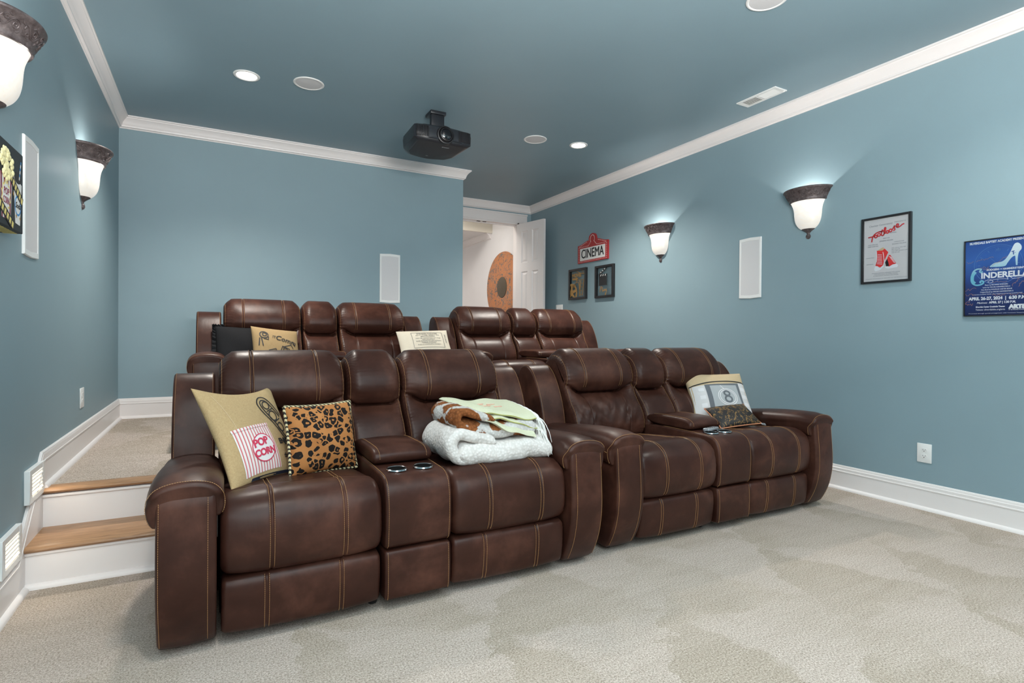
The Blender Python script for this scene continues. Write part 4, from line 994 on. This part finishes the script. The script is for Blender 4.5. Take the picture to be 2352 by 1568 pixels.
vw, vl = .135, .345; m_ = MB()                             # local a = x, b = -y
for c_, d_ in (((-vw / 2 + .011, 0, .004), (.022, vl, .008)), ((vw / 2 - .011, 0, .004), (.022, vl, .008)), ((0, -vl / 2 + .015, .004), (vw - .044, .03, .0076)), ((0, vl / 2 - .015, .004), (vw - .044, .03, .0076)), ((0, -.01, .004), (vw - .044, .014, .0076))): m_.box(c_, d_, .0008, 1)
m_.build('frame', M['plate'], t); MB().box((0, 0, .0006), (vw - .03, vl - .04, .001)).build('duct_opening', M['dark'], t)
for k in range(24):
    b_ = -vl / 2 + .036 + k * .0122
    if abs(b_ + .01) < .008: continue
    MB().box((0, b_, .0045), (vw - .046, .0016, .012), rot=(math.radians(52 if b_ > 0 else -38), 0, 0)).build('louvre_slat', M['plate'], t, smooth=False)
MB().box((vw / 2 - .02, vl / 2 - .012, .011), (.006, .016, .008), .001).build('damper_lever', M['plate'], t)

# ------------------------------------------------------------------ projector on its ceiling mount
t = thing('ceiling_projector', 'black home-cinema projector hanging from a short ceiling mount', 'projector', (1.585, 4.09, 2.60), (0, 0, 0))
def pr_poly(w, d, cut, n=8):                              # plan outline: front at y=0, bowed rear
    P = [(-w / 2 + .02, -.002), (-w / 4, -.010), (0, -.014), (w / 4, -.010), (w / 2 - .02, -.002), (w / 2, .016), (w / 2 - .012, d * .72), (w / 2 - .05, d * .90)]
    P += [(w / 2 - .10 - (w - .2) * i / n, d * .945 + .055 * d * math.sin(PI * i / n)) for i in range(n + 1)]; return P + [(-w / 2 + .05, d * .90), (-w / 2 + .012, d * .72), (-w / 2, .016)]
def shell(levels): 
    V = []; Fc = []; q = None
    for z, w_, d_, y0 in levels:
        P = pr_poly(w_, d_, 0); q = len(P); V += [(x, y + y0, z) for x, y in P]
    for r_ in range(len(levels) - 1):
        for j in range(q): Fc.append([r_ * q + j, r_ * q + (j + 1) % q, (r_ + 1) * q + (j + 1) % q, (r_ + 1) * q + j])
    return V, Fc + [list(range(q))[::-1], list(range((len(levels) - 1) * q, len(levels) * q))]
body = mobj('body', *shell([(.0, .40, .40, .018), (.006, .43, .425, .008), (.022, .475, .44, 0), (.085, .48, .45, 0), (.118, .47, .445, .004), (.125, .455, .43, .012)]), M['projector'], t, angle=35)
mobj('top_cover', *shell([(.122, .36, .36, .035), (.140, .35, .35, .042), (.147, .33, .33, .055)]), M['projector'], t, angle=35)
mobj('bottom_plate', *shell([(-.003, .385, .385, .026), (.002, .40, .40, .018)]), M['projbottom'], t, angle=35)
for k in range(12):
    MB().box((-.222 + k * .0085, -.0055 - .0005 * k, .072), (.0042, .014, .082), .001).build('vent_slat', M['black'], t, smooth=False)
    MB().box((.128 + k * .0085, -.012 + .0006 * k, .072), (.0042, .014, .082), .001).build('vent_slat', M['black'], t, smooth=False)
lh = MB(); lh.lathe([(.072, .01), (.072, -.014), (.068, -.022), (.061, -.024), (.059, -.018), (.054, -.028), (.050, -.040), (.045, -.042), (.043, -.036)], n=36, axis='y', c=(.010, -.002, .062)); lens = lh.build('lens_barrel', M['black'], t)
MB().lathe([(.043, -.036), (.033, -.042), (.016, -.0455), (.0005, -.0465)], n=32, axis='y', c=(.010, -.002, .062)).build('lens_element', M['lens'], lens)
wedge = MB(); wedge.prism([(-.13, .022), (.15, .022), (.10, .034), (-.09, .034)], .0, .012); o = wedge.build('lens_shelf', M['projector'], t); o.rotation_euler = (PI / 2, 0, 0); o.location = (0, -.008, 0)
o = texts('logo', [('SONY', 0, 0, 0, .020, dict(bold=.0006, fit=.062))], M['silver'], t); o.rotation_euler = (PI, 0, 0); o.location = (.045, .075, -.0036)
o = texts('logo', [('4K', 0, 0, 0, .014, dict(fit=.022))], M['silver'], t); o.rotation_euler = (PI, 0, 0); o.location = (-.02, .335, -.0036)
mt = MB(); mt.box((.045, .30, ZC - 2.60 - .014), (.135, .135, .028), .005).build('mount_plate', M['projector'], t)
mt = MB(); mt.box((.045, .27, .255), (.115, .05, .13), .008).box((.045, .27, .20), (.10, .03, .04), .004); mt.lathe([(.02, -.05), (.02, .05)], n=16, axis='y', c=(0, 0, 0)) if False else None; mt.build('mount_neck', M['projector'], t)
MB().box((.045, .25, .155), (.16, .16, .018), .003).build('mount_bracket', M['projector'], t)
MB().tube([(.08, .25, .215), (.11, .245, .215)], .004, 8).build('mount_bolt', M['chrome'], t)

# ------------------------------------------------------------------ electrical plates and step lights
def outlet(name, loc, rot, label, w=.083, h=.122):
    t = thing(name, label, 'outlet', loc, rot, 'duplex outlets'); MB().box((0, 0, .003), (w, h, .006), .0025, 2).build('cover_plate', M['plate'], t)
    for s_ in (1, -1):
        r_ = MB(); P = [(.017 * math.cos(a) * 1.02, max(-.0125, min(.0125, .017 * math.sin(a)))) for a in np.linspace(0, 2 * PI, 28, endpoint=False)]
        r_.prism([(x, y + s_ * .0195) for x, y in P], .005, .0078); rc = r_.build('receptacle', M['plate'], t, angle=30)
        q = MB(); q.box((-.0065, s_ * .0195 + .003, .0079), (.002, .008, .0006)).box((.0065, s_ * .0195 + .003, .0079), (.002, .0065, .0006)); q.prism([(x * .0026, s_ * .0195 - .0065 + y * .0026) for x, y in circ((0, 0), 1, 10)[:-1]], .0074, .0082); q.build('slots', M['dark'], rc, smooth=False)
    MB().lathe([(.003, .0062), (.0025, .0072), (.0002, .0072)], n=10).build('screw', M['plate'], t)
outlet('wall_outlet', (RW, 1.873, .362), ROT_R, 'white duplex outlet low on the long wall near the floor')
outlet('wall_outlet', (L, 4.272, .697), ROT_L, 'white duplex outlet above the platform skirting by the steps', .105)
t = thing('light_switch', 'white three-gang rocker switch plate beside the open door', 'switch', (RW, 6.16, 1.452), ROT_R); MB().box((0, 0, .003), (.162, .118, .006), .0025).build('cover_plate', M['plate'], t)
for k in (-1, 0, 1): MB().box((k * .046, 0, .007), (.032, .066, .006), .0015, rot=(math.radians(5), 0, 0)).build('rocker', M['plate'], t)
def steplight(loc, label):
    t = thing('step_light', label, 'lamp', loc, ROT_L, 'louvred step lights'); w_, h_ = .245, .148; m_ = MB()
    for c_, d_ in (((-w_ / 2 + .0175, 0, .0105), (.035, h_, .021)), ((w_ / 2 - .0175, 0, .0105), (.035, h_, .021)), ((0, h_ / 2 - .0125, .0103), (w_ - .07, .025, .0206)), ((0, -h_ / 2 + .0125, .0103), (w_ - .07, .025, .0206))): m_.box(c_, d_, .0015, 1)
    m_.build('face_plate', M['plate'], t); MB().box((0, 0, .0155), (w_ - .06, h_ - .04, .002)).build('lens', M['steplight'], t)
    for k in range(6): MB().box((0, -.041 + .0163 * k, .0165), (w_ - .071, .0035, .014), .001, rot=(math.radians(-35), 0, 0)).build('louvre_slat', M['plate'], t, smooth=False)
    lamp('step_glow', 'AREA', (loc[0] + .035, loc[1], loc[2] - .01), .30, (1, .86, .68), (0, math.radians(-60), 0), shape='RECTANGLE', size=.10, size_y=.18)
steplight((L, 3.215, .424), 'lit louvred step light beside the upper oak tread'); steplight((L, 2.86, .235), 'lit louvred step light low by the carpet below the first step')

# ------------------------------------------------------------------ signs, pictures and posters
def picture_frame(t, w, h, bar, dep, m_):
    f_ = MB()
    for c_, d_ in (((-w / 2 + bar / 2, 0, dep / 2), (bar, h, dep)), ((w / 2 - bar / 2, 0, dep / 2), (bar, h, dep)), ((0, h / 2 - bar / 2, dep / 2), (w - 2 * bar, bar, dep - .0004)), ((0, -h / 2 + bar / 2, dep / 2), (w - 2 * bar, bar, dep - .0004))): f_.box(c_, d_, .0008, 1)
    return f_.build('frame', m_, t)
# marquee sign
t = thing('cinema_sign', 'red marquee-shaped sign reading cinema above two small frames', 'sign', (RW, 5.425, 2.115), ROT_R)
W = .60; out = [(-W / 2, -.115), (W / 2, -.115), (W / 2, .105), (.235, .112), (.10, .150), (.075, .138)] + [(.075 * math.cos(a), .165 + .062 * math.sin(a)) for a in np.linspace(.15, PI - .15, 9)] + [(-.075, .138), (-.10, .150), (-.235, .112), (-W / 2, .105)]
MB().prism(out, .001, .018).build('board', M['red'], t, smooth=False)
MB().box((0, -.012, .0185), (.50, .150, .003)).build('white_panel', M['signwhite'], t, smooth=False)
texts('lettering', [('CINEMA', dx, -.012 + dy, .0205 + 2e-5 * k, .155, dict(fit=.445, ext=.001)) for k, (dx, dy) in enumerate(((-.0022, 0), (.0022, 0), (0, .0015), (0, -.0015)))], M['ink'], t)
dots = [(-.272 + .0204 * k * 1.335, -.100) for k in range(21)] + [(sx * .275, -.08 + .022 * k) for sx in (-1, 1) for k in range(8)] + [(sx * (.255 - .0235 * k), .082) for sx in (-1, 1) for k in range(8)]
dots += [(sx * (.262 - .021 * k), .092 + .0058 * k) for sx in (-1, 1) for k in range(8)] + [(.042 * math.cos(a), .158 + .046 * math.sin(a)) for a in np.linspace(-.6, PI + .6, 17)] + [(sx * (.035 + .014 * k), .125 - .012 * k) for sx in (-1, 1) for k in range(4)]
for i, (a, b_) in enumerate(dots):
    bl = link('bulb_dot', dotm, t) if i else MB().lathe([(.0042, .0178), (.003, .0205), (.0003, .0212)], n=8, c=(0, 0, 0)).build('bulb_dot', M['signwhite'], t)
    dotm = bl.data; bl.location = (a, b_, 0)
def glassframe(loc, label, w, h):
    t = thing('framed_glass_print', label, 'picture', loc, ROT_R, 'small black framed glass prints'); picture_frame(t, w, h, .026, .032, M['black'])
    return t
t = glassframe((RW, 5.725, 1.75), 'small black framed print reading movie with a gold film reel', .37, .385)
texts('lettering', [('MOVIE', -.02, .108, .021, .062, dict(bold=.003, fit=.20))], M['gold'], t)
a_ = MB(); a_.prism([(-.11, .052), (-.11, .078), (-.03, .078), (-.03, .092), (.015, .065), (-.03, .038), (-.03, .052)], .019, .022); a_.build('arrow', M['gold'], t, smooth=False)
a_ = MB(); R_ = .118; c0 = (-.125, -.105)
V = []; ring = [(c0[0] + R_ * math.cos(a), c0[1] + R_ * math.sin(a)) for a in np.linspace(0, 2 * PI, 40, endpoint=False)]
for r_, z in ((R_, .022), (R_ * .80, .022)): pass
a_.ribbon(circ(c0, R_ * .90, 36), R_ * .2, .019, .022); a_.ribbon(circ(c0, R_ * .17, 18), R_ * .30, .019, .0226)
for k in range(5): an = k * 2 * PI / 5 + .3; a_.ribbon([(c0[0] + R_ * .25 * math.cos(an), c0[1] + R_ * .25 * math.sin(an)), (c0[0] + R_ * .85 * math.cos(an), c0[1] + R_ * .85 * math.sin(an))], R_ * .30, .0192, .0212 + .0001 * k)
bmv = [v for v in a_.bm.verts]
for v in bmv: v.co.x = min(max(v.co.x, -.158), .158); v.co.y = min(max(v.co.y, -.165), .165)
a_.build('film_reel', M['gold'], t, smooth=False)
a_ = MB()
for d in (-.012, .012): a_.ribbon(smoothpath([(-.09 + d, -.05 + abs(d)), (-.03 + d, .02 + d), (.03 + d, .03 + d), (.045 + d * .4, -.06), (.05 + d * .4, -.15)], 6), .006, .019, .022)
for x0, x1 in ((.075, .04), (.135, .105)): a_.ribbon([(x0, .055), (x1, -.15)], .007, .019, .022)
for k in range(5): a_.ribbon([(.075 - .008 * k, .05 - .045 * k), (.135 - .0075 * k, .045 - .045 * k)], .005, .019, .022)
a_.ribbon(smoothpath([(-.02, .16), (.05, .135), (.158, .115)], 6), .008, .019, .022); a_.ribbon([(.10, .165), (.13, .115)], .004, .019, .022)
a_.build('film_strip', M['gold'], t, smooth=False); MB().box((0, 0, .016), (.325, .34, .003)).build('glass_pane', M['glass'], t, smooth=False)
t = glassframe((RW, 5.185, 1.74), 'small black framed print with a clapperboard and the word play', .345, .38)
a_ = MB(); a_.prism([(-.10, -.045), (.045, -.045), (.045, .058), (-.10, .058)], .019, .022); a_.prism([(-.105, .058), (.05, .062), (.05, .088), (-.105, .086)], .019, .022); a_.prism([(-.105, .094), (-.088, .086), (.042, .150), (.030, .168)], .019, .022)
a_.build('clapperboard', M['ink'], t, smooth=False)
a_ = MB()
for k in range(3): a_.prism([(-.075 + .042 * k, .064), (-.062 + .042 * k, .064), (-.052 + .042 * k, .084), (-.065 + .042 * k, .084)], .0222, .0226); a_.prism([(-.068 + .036 * k, .100 + .0178 * k), (-.056 + .036 * k, .106 + .0178 * k), (-.062 + .036 * k, .118 + .0178 * k), (-.074 + .036 * k, .112 + .0178 * k)], .0222, .0226)
a_.build('clapper_stripes', M['signwhite'], t, smooth=False)
pl = [smoothpath(q, 6) for q in ([(-.085, -.125), (-.075, -.08), (-.062, -.055), (-.05, -.07), (-.07, -.095)], [(-.035, -.06), (-.04, -.10), (-.03, -.118), (-.02, -.10)], [(.0, -.09), (-.015, -.10), (-.01, -.115), (.005, -.095), (.008, -.115)], [(.02, -.09), (.024, -.11), (.04, -.09), (.03, -.15), (.015, -.165), (.022, -.14), (.05, -.11)])]
a_ = MB(); [a_.ribbon(q, .0045, .019, .0215) for q in pl]; a_.build('lettering', M['gold'], t, smooth=False); MB().box((0, 0, .016), (.30, .335, .003)).build('glass_pane', M['glass'], t, smooth=False)

# red-shoe poster
t = thing('framed_poster', 'black framed white musical poster with red script title and red sneakers', 'poster', (RW, 2.115, 1.705), ROT_R, 'framed show posters')
PW, PH = .315, .455; picture_frame(t, PW, PH, .014, .022, M['black']); MB().box((0, 0, .008), (PW - .02, PH - .02, .003)).build('poster_sheet', M['paper'], t, smooth=False)
z_ = .0098
def cur(*ps): return smoothpath(ps, 6)
F_ = [cur((-.0925, .0594), (-.0883, .085), (-.0811, .1032), (-.0666, .1163), (-.045, .1243), (-.0263, .1258)), cur((-.1162, .0939), (-.0958, .0958), (-.0740, .0990)),
      circ((-.0655, .0958), .0088, 18), circ((-.0452, .1040), .0088, 18), cur((-.0228, .1378), (-.028, .1178), (-.0292, .1009), (-.0212, .0955), (-.0118, .1019)), cur((-.0406, .1228), (-.0125, .1277)),
      cur((-.0150, .1000), (-.0060, .1256), (-.0020, .1440), (-.0085, .1462), (-.0128, .123), (-.0100, .1080), (-.0030, .1110)), circ((.0090, .1160), .0088, 18), circ((.0285, .1225), .0088, 18),
      cur((.0390, .1262), (.0540, .1500), (.0525, .1349), (.0555, .1247), (.0455, .1180)), cur((.0630, .1395), (.0740, .1445), (.0765, .1560), (.0680, .1585), (.0642, .1459), (.0718, .1361), (.0878, .1417), (.1012, .1516), (.1129, .1547))]
m_ = MB(); [m_.ribbon(q, .0088, z_ - .0002, z_) for q in F_]; m_.build('title_outline', M['posternavy'], t, smooth=False)
m_ = MB(); [m_.ribbon(q, .0062, z_ + .0002, z_ + .0006) for q in F_]; m_.build('title_lettering', M['posterred'], t, smooth=False)
L_ = [('Chorister Conservatory', -.035, .170, z_, .018, dict(fit=.150, shear=.15, rot=.02)), ('PRESENTS', .0875, .1745, z_, .012, dict(fit=.068, space=1.2)), ('THE MUSICAL', .0436, .106, z_, .009, dict(fit=.045)), ('DIRECTOR', .002, .075, z_, .009, dict(fit=.042)), ('JENNIFER WILSON', .002, .058, z_, .012, dict(fit=.085)),
      ('CHOREOGRAPHER', .082, .042, z_, .008, dict(fit=.062)), ('DEVANTE WILLIAMS', .082, .028, z_, .011, dict(fit=.085)), ('MUSIC DIRECTOR', -.084, .040, z_, .008, dict(fit=.062)), ('TERRY SANFORD', -.084, .027, z_, .011, dict(fit=.07))]
for k, s_ in enumerate(('MAY 13TH & 14TH 7 PM', 'MAY 15TH 2 PM', 'MAY 20TH & 21ST 7 PM', 'MAY 22 2 PM')): L_.append((s_, .037, .002 - .0107 * k, z_, .0085, dict(align='LEFT', fit=(.085, .05, .095, .048)[k])))
for k, s_ in enumerate(('FOOTLOOSE IS PRESENTED BY ARRANGEMENT WITH CONCORD', 'STAGE ADAPTATION BY THE ORIGINAL AUTHORS', 'ALL PERFORMANCE MATERIALS ARE SUPPLIED')): L_.append((s_, 0, -.159 - .0095 * k, z_, .007, dict(fit=(.18, .15, .16)[k])))
L_ += [('SCAN FOR TICKETS', -.102, -.050, z_, .006, dict(fit=.055)), ('WWW.CHORISTER.ORG', -.103, -.094, z_, .006, dict(fit=.045)), ('PLEASE NO RECORDING OF ANY PART OF THIS PRODUCTION', 0, -.196, z_, .006, dict(fit=.26))]
texts('lettering', L_, M['postergrey'], t)
def poly(nm, P, m_, z0, z1=None): return MB().prism(P, z0, z1 or z0 + .0003).build(nm, m_, t, smooth=False)
poly('shoe_lining', [(-.0527, -.0025), (-.033, .0083), (-.0187, .0158), (-.008, .0068), (-.0184, -.0165)], M['linen'], z_)
poly('red_shoe', [(-.06, -.0034), (-.0221, -.0065), (-.0073, .0048), (.0163, -.0228), (.0015, -.053), (-.0089, -.082), (-.0175, -.1095), (-.0353, -.1209), (-.0662, -.1061), (-.0574, -.0765), (-.0559, -.0422)], M['posterred'], z_ + .0003)
poly('shoe_sole', [(-.0733, -.1246), (-.0687, -.1097), (-.0534, -.1094), (-.0352, -.1247), (-.014, -.1042), (-.0103, -.1159), (-.0351, -.138), (-.064, -.1447), (-.0732, -.1361)], M['posterwhite'], z_ + .0006)
poly('red_shoe', [(.0104, -.0616), (.0207, -.0403), (.0295, -.0433), (.0506, -.0776), (.0664, -.1017), (.0459, -.12), (.0215, -.1193), (.0003, -.1133)], M['posterred'], z_ + .0003)
poly('shoe_shadow', [(-.0035, -.0902), (.0087, -.0652), (.0177, -.0926), (.0215, -.1155), (.0039, -.1174)], M['ink'], z_ + .0006)
poly('shoe_sole', [(.044, -.1086), (.0664, -.1055), (.0785, -.1161), (.0735, -.1285), (.0181, -.134), (-.0013, -.1282), (-.0032, -.1167), (.0215, -.1212)], M['posterwhite'], z_ + .0008)
m_ = MB()
for k in range(7): m_.ribbon([(-.052 - .0006 * k, -.030 - .0105 * k), (-.024 + .0004 * k, -.036 - .0105 * k)], .0028, z_ + .0006, z_ + .0009)
for k in range(6): m_.ribbon([(.020 + .0055 * k, -.050 - .0085 * k), (.040 + .0045 * k, -.062 - .0075 * k)], .0028, z_ + .0006, z_ + .0009)
m_.ribbon([(-.060, -.005), (-.0575, -.045), (-.060, -.08)], .004, z_ + .0006, z_ + .0009); m_.ribbon([(-.0184, -.0165), (-.0147, -.0359), (-.0089, -.082), (-.012, -.105)], .004, z_ + .0006, z_ + .0009); m_.build('shoe_laces', M['posterwhite'], t, smooth=False)
MB().box((0, 0, .0145), (PW - .026, PH - .026, .0015)).build('glass_pane', M['glass'], t, smooth=False)

# blue poster
t = thing('framed_poster', 'thin black framed blue musical poster with a glass slipper, signed in copper pen', 'poster', (RW, 1.5055, 1.463), ROT_R, 'framed show posters')
PW, PH = .319, .455; picture_frame(t, PW, PH, .005, .018, M['black']); MB().box((0, 0, .008), (PW - .008, PH - .008, .003)).build('poster_sheet', M['posterblue'], t, smooth=False)
D = -.0105; sh_ = lambda P: [(a + D, b_) for a, b_ in P]
cc = (.004, .072); m_ = MB(); m_.ribbon(circ(cc, .114, 60), .0028, z_, z_ + .0002); m_.ribbon(circ(cc, .104, 60), .001, z_, z_ + .0002)
for k in range(12): a = k * PI / 6; m_.ribbon([(cc[0] + .084 * math.cos(a), cc[1] + .084 * math.sin(a)), (cc[0] + .098 * math.cos(a), cc[1] + .098 * math.sin(a))], .0035, z_, z_ + .0002)
m_.ribbon([(cc[0] - .04, cc[1] + .045), cc, (cc[0] - .015, cc[1] - .03)], .002, z_, z_ + .0002); m_.build('clock_face', M['clockblue'], t, smooth=False)
texts('clock_numeral', [('XII', .0038, .1564, z_ + .0003, .022, {})], M['clockblue'], t)
heel = smoothpath(sh_([(-.0247, .0637), (-.0069, .0789), (.0068, .0835), (.0286, .0851), (.0473, .0964), (.0683, .1308), (.0863, .1751), (.0967, .1853), (.1084, .1836), (.1202, .1671), (.1204, .1473), (.1102, .1321), (.1053, .1062), (.1040, .0583)]), 4) + sh_([(.0966, .0590)]) + smoothpath(sh_([(.0935, .1120), (.0869, .1118), (.0739, .1), (.0582, .075), (.0477, .0593), (.018, .0574), (-.0205, .0591)]), 4)
MB().prism(heel, z_ + .0003, z_ + .0006).build('slipper', M['slipper'], t, smooth=False)
m_ = MB(); m_.ribbon(sh_([(.076, .138), (.090, .141)]), .0045, z_ + .0006, z_ + .0009); m_.ribbon(sh_([(.084, .140), (.086, .120)]), .0045, z_ + .0006, z_ + .0009); m_.ribbon(sh_([(.085, .128), (.096, .132)]), .002, z_ + .0006, z_ + .0009); m_.build('slipper_charm', M['posterblue'], t, smooth=False)
L_ = [('SILVERDALE BAPTIST ACADEMY PRESENTS', .000, .2075, z_, .018, dict(fit=.268, bold=.0007)), ('RODGERS + HAMMERSTEIN\'S', .038, .043, z_, .015, dict(fit=.175, bold=.0004)), ('INDERELLA', .034, .0095, z_ + .0004, .046, dict(fit=.222, bold=.0016)),
      ('Music by RICHARD RODGERS', -.003, -.0454, z_, .010, dict(fit=.108)), ('Lyrics by OSCAR HAMMERSTEIN II', -.003, -.059, z_, .010, dict(fit=.128)), ('New Book by DOUGLAS CARTER BEANE', -.002, -.0727, z_, .010, dict(fit=.145)), ('Original Book by OSCAR HAMMERSTEIN II', -.002, -.0864, z_, .010, dict(fit=.155)),
      ('Orchestrations by DANNY TROOB  |  Music Adaptation & Arrangements by DAVID CHASE', -.001, -.0995, z_, .007, dict(fit=.235)),
      ('APRIL 26-27, 2024  |  6:30 P.M.', .000, -.1245, z_, .025, dict(fit=.272, bold=.0011)), ('Matinee:', -.070, -.1495, z_, .016, dict(fit=.052, shear=.3)), ('APRIL 27 | 1:30 P.M.', .026, -.1490, z_, .018, dict(fit=.125, bold=.0006)),
      ('Silverdale Center Creekside Theater', -.031, -.1737, z_, .012, dict(fit=.140, bold=.0004)), ('Tickets: silverdaleba.org/arts', -.031, -.1905, z_, .013, dict(fit=.140)), ('Presented through special arrangement with Concord Theatricals', .000, -.2120, z_, .006, dict(fit=.270)), ('ARTS', .094, -.177, z_, .030, dict(fit=.078, bold=.0026)), ('AT SILVERDALE ACADEMY', .094, -.1937, z_, .009, dict(fit=.078, shear=.2))]
texts('lettering', L_, M['posterwhite'], t)
Cc = smoothpath(sh_([(-.058, .0375), (-.066, .032), (-.0725, .0385), (-.0655, .0505), (-.0840, .0530), (-.1030, .0400), (-.1130, .0060), (-.1095, -.0260), (-.0915, -.0415), (-.0690, -.0410), (-.0545, -.0320), (-.0560, -.0210), (-.0650, -.0185), (-.0700, -.0255), (-.0640, -.0300)]), 6)
m_ = MB(); m_.ribbon(Cc, .0085, z_ + .0002, z_ + .0005); m_.ribbon(smoothpath(sh_([(-.094, .038), (-.106, .018), (-.109, .003), (-.1075, -.018), (-.096, -.032)]), 6), .017, z_ + .0003, z_ + .0006); m_.build('title_initial', M['slipper'], t, smooth=False)
m_ = MB(); m_.ribbon(smoothpath(sh_([(-.048, -.021), (-.022, -.014), (-.008, -.026), (-.022, -.034), (-.032, -.026), (-.008, -.016), (.045, -.014), (.062, -.018), (.058, -.008), (.07, -.004), (.085, -.016), (.12, -.012), (.136, -.006)]), 6), .0018, z_, z_ + .0003); m_.build('title_flourish', M['posterwhite'], t, smooth=False)
sig = []; rs = np.random.default_rng(8)
for cx_, cy_, ln_, an in ((-.137, .092, .035, .2), (-.09, .104, .03, .15), (-.055, .108, .05, .2), (-.07, .062, .04, -.1), (-.055, .048, .03, .0), (-.147, -.072, .06, .2), (-.141, -.098, .045, .05), (-.012, -.030, .07, .0), (.080, -.055, .05, .8), (.110, -.060, .045, .9), (-.145, -.148, .028, .3), (-.138, -.160, .034, .1), (-.01, -.108, .07, .03), (.07, -.106, .075, .03), (-.012, .066, .085, .62)):
    P = [(cx_ + D + (ln_ * i / 9) * math.cos(an) - rs.uniform(-.004, .004) * math.sin(an), cy_ + (ln_ * i / 9) * math.sin(an) + rs.uniform(-.0065, .0065) * (1.3 if i < 2 else 1)) for i in range(10)]; sig.append(smoothpath(P, 4))
m_ = MB(); [m_.ribbon(q, .0014, z_ + .0008, z_ + .0012) for q in sig]; m_.build('signatures', M['bronzepen'], t, smooth=False)
MB().box((0, 0, .0145), (PW - .01, PH - .01, .0015)).build('glass_pane', M['glass'], t, smooth=False)

# popcorn box picture on the left wall
t = thing('box_canvas_picture', 'black box canvas picture with popcorn bag, film strip and soda cup', 'picture', (L, 2.590, 1.625), ROT_L)
MB().box((0, 0, .035), (.36, .30, .070), .003).build('box_canvas', M['chalk'], t, smooth=False)
z_ = .0705
bagp = [(-.085, .030), (.050, .030), (.030, -.125), (-.065, -.125)]
poly('popcorn_bag', bagp, M['signwhite'], z_)
for k in range(4): x = -.082 + .036 * k; poly('bag_stripe', [(x, .030), (x + .016, .030), (x * .75 + .008, -.125), (x * .75 - .004, -.125)], M['maroon'], z_ + .0003)
pk = MB(); rp_ = np.random.default_rng(5)
for k in range(60):
    a = rp_.uniform(0, 2 * PI); r_ = math.sqrt(rp_.uniform(0, 1)); x, y = -.018 + .066 * r_ * math.cos(a), .068 + .052 * r_ * math.sin(a); pk.lathe([(.012, 0), (.010, .003), (.004, .005), (.0005, .0055)], n=7, c=(x, y, z_ + rp_.uniform(0, .003)))
o = pk.build('popcorn', M['corn'], t); o['kind'] = 'stuff'
def star(c, r, n=12): return [(c[0] + (r if k % 2 else r * .8) * math.cos(k * PI / n), c[1] + (r if k % 2 else r * .8) * 1.1 * math.sin(k * PI / n)) for k in range(2 * n)]
poly('bag_label', star((-.02, -.045), .052), M['yellow'], z_ + .0006); poly('bag_label_center', star((-.02, -.045), .044), M['signwhite'], z_ + .0009)
texts('lettering', [('POP', -.02, -.030, z_ + .0014, .034, dict(fit=.055, bold=.0005)), ('CORN', -.02, -.062, z_ + .0014, .034, dict(fit=.065, bold=.0005))], M['maroon'], t)
poly('soda_cup', [(.062, .055), (.160, .030), (.140, -.125), (.085, -.122)], M['signwhite'], z_ + .0002); poly('cup_opening', circ((.110, .048), .042, 24, asp=.5)[:-1], M['ink'], z_ + .0006)
m_ = MB(); m_.ribbon(circ((.113, -.055), .034, 30), .007, z_ + .0006, z_ + .0009); m_.build('cup_ring', M['artblue'], t, smooth=False)
texts('lettering', [('Soda', .113, -.055, z_ + .0012, .032, dict(fit=.062, shear=.3))], M['ink'], t)
for k in range(6): MB().ribbon([(.128 + .0035 * k, .045 + .012 * k), (.1315 + .0035 * k, .057 + .012 * k)], .008, z_ + .0008, z_ + .0012).build('straw_band', M['artblue'] if k % 2 else M['signwhite'], t, smooth=False)
def strip(p0, p1, w_, k_):
    d = Vector((p1[0] - p0[0], p1[1] - p0[1])); MB().ribbon([p0, p1], w_, z_ + .0010, z_ + .0016).build('film_strip', M['ink'], t, smooth=False)
    for i in range(k_): a = Vector(p0) + d * ((i + .2) / k_); b_ = Vector(p0) + d * ((i + .8) / k_); MB().ribbon([a, b_], w_ * .62, z_ + .0016, z_ + .0019).build('film_frame', M['yellow'], t, smooth=False)
strip((.0, .050), (.168, -.035), .036, 7); strip((-.10, -.075), (.062, -.140), .036, 6)
for k in range(12): MB().box((-.165 + .03 * k, -.1508, .035), (.018, .0012, .040)).build('film_frame', M['yellow'], t, smooth=False)
for c_ in ((.095, -.095), (.138, -.098), (.06, -.02)): poly('star', [(c_[0] + (.009 if k % 2 else .004) * math.cos(k * PI / 5), c_[1] + (.009 if k % 2 else .004) * math.sin(k * PI / 5)) for k in range(10)], M['gold'], z_ + .001)

# copper disc in the hall
t = thing('wall_disc', 'large round distressed copper wall disc in the bright hallway', 'wall art', (HX, 7.70, 1.85), ROT_R)
MB().lathe([(.16, .030), (.20, .034), (.35, .036), (.50, .032), (.555, .022), (.56, .012), (.55, .002)], n=72).build('copper_ring', M['copper'], t)
MB().lathe([(.168, .024), (.160, .038), (.10, .044), (.001, .046)], n=48).build('center_boss', M['discmid'], t)
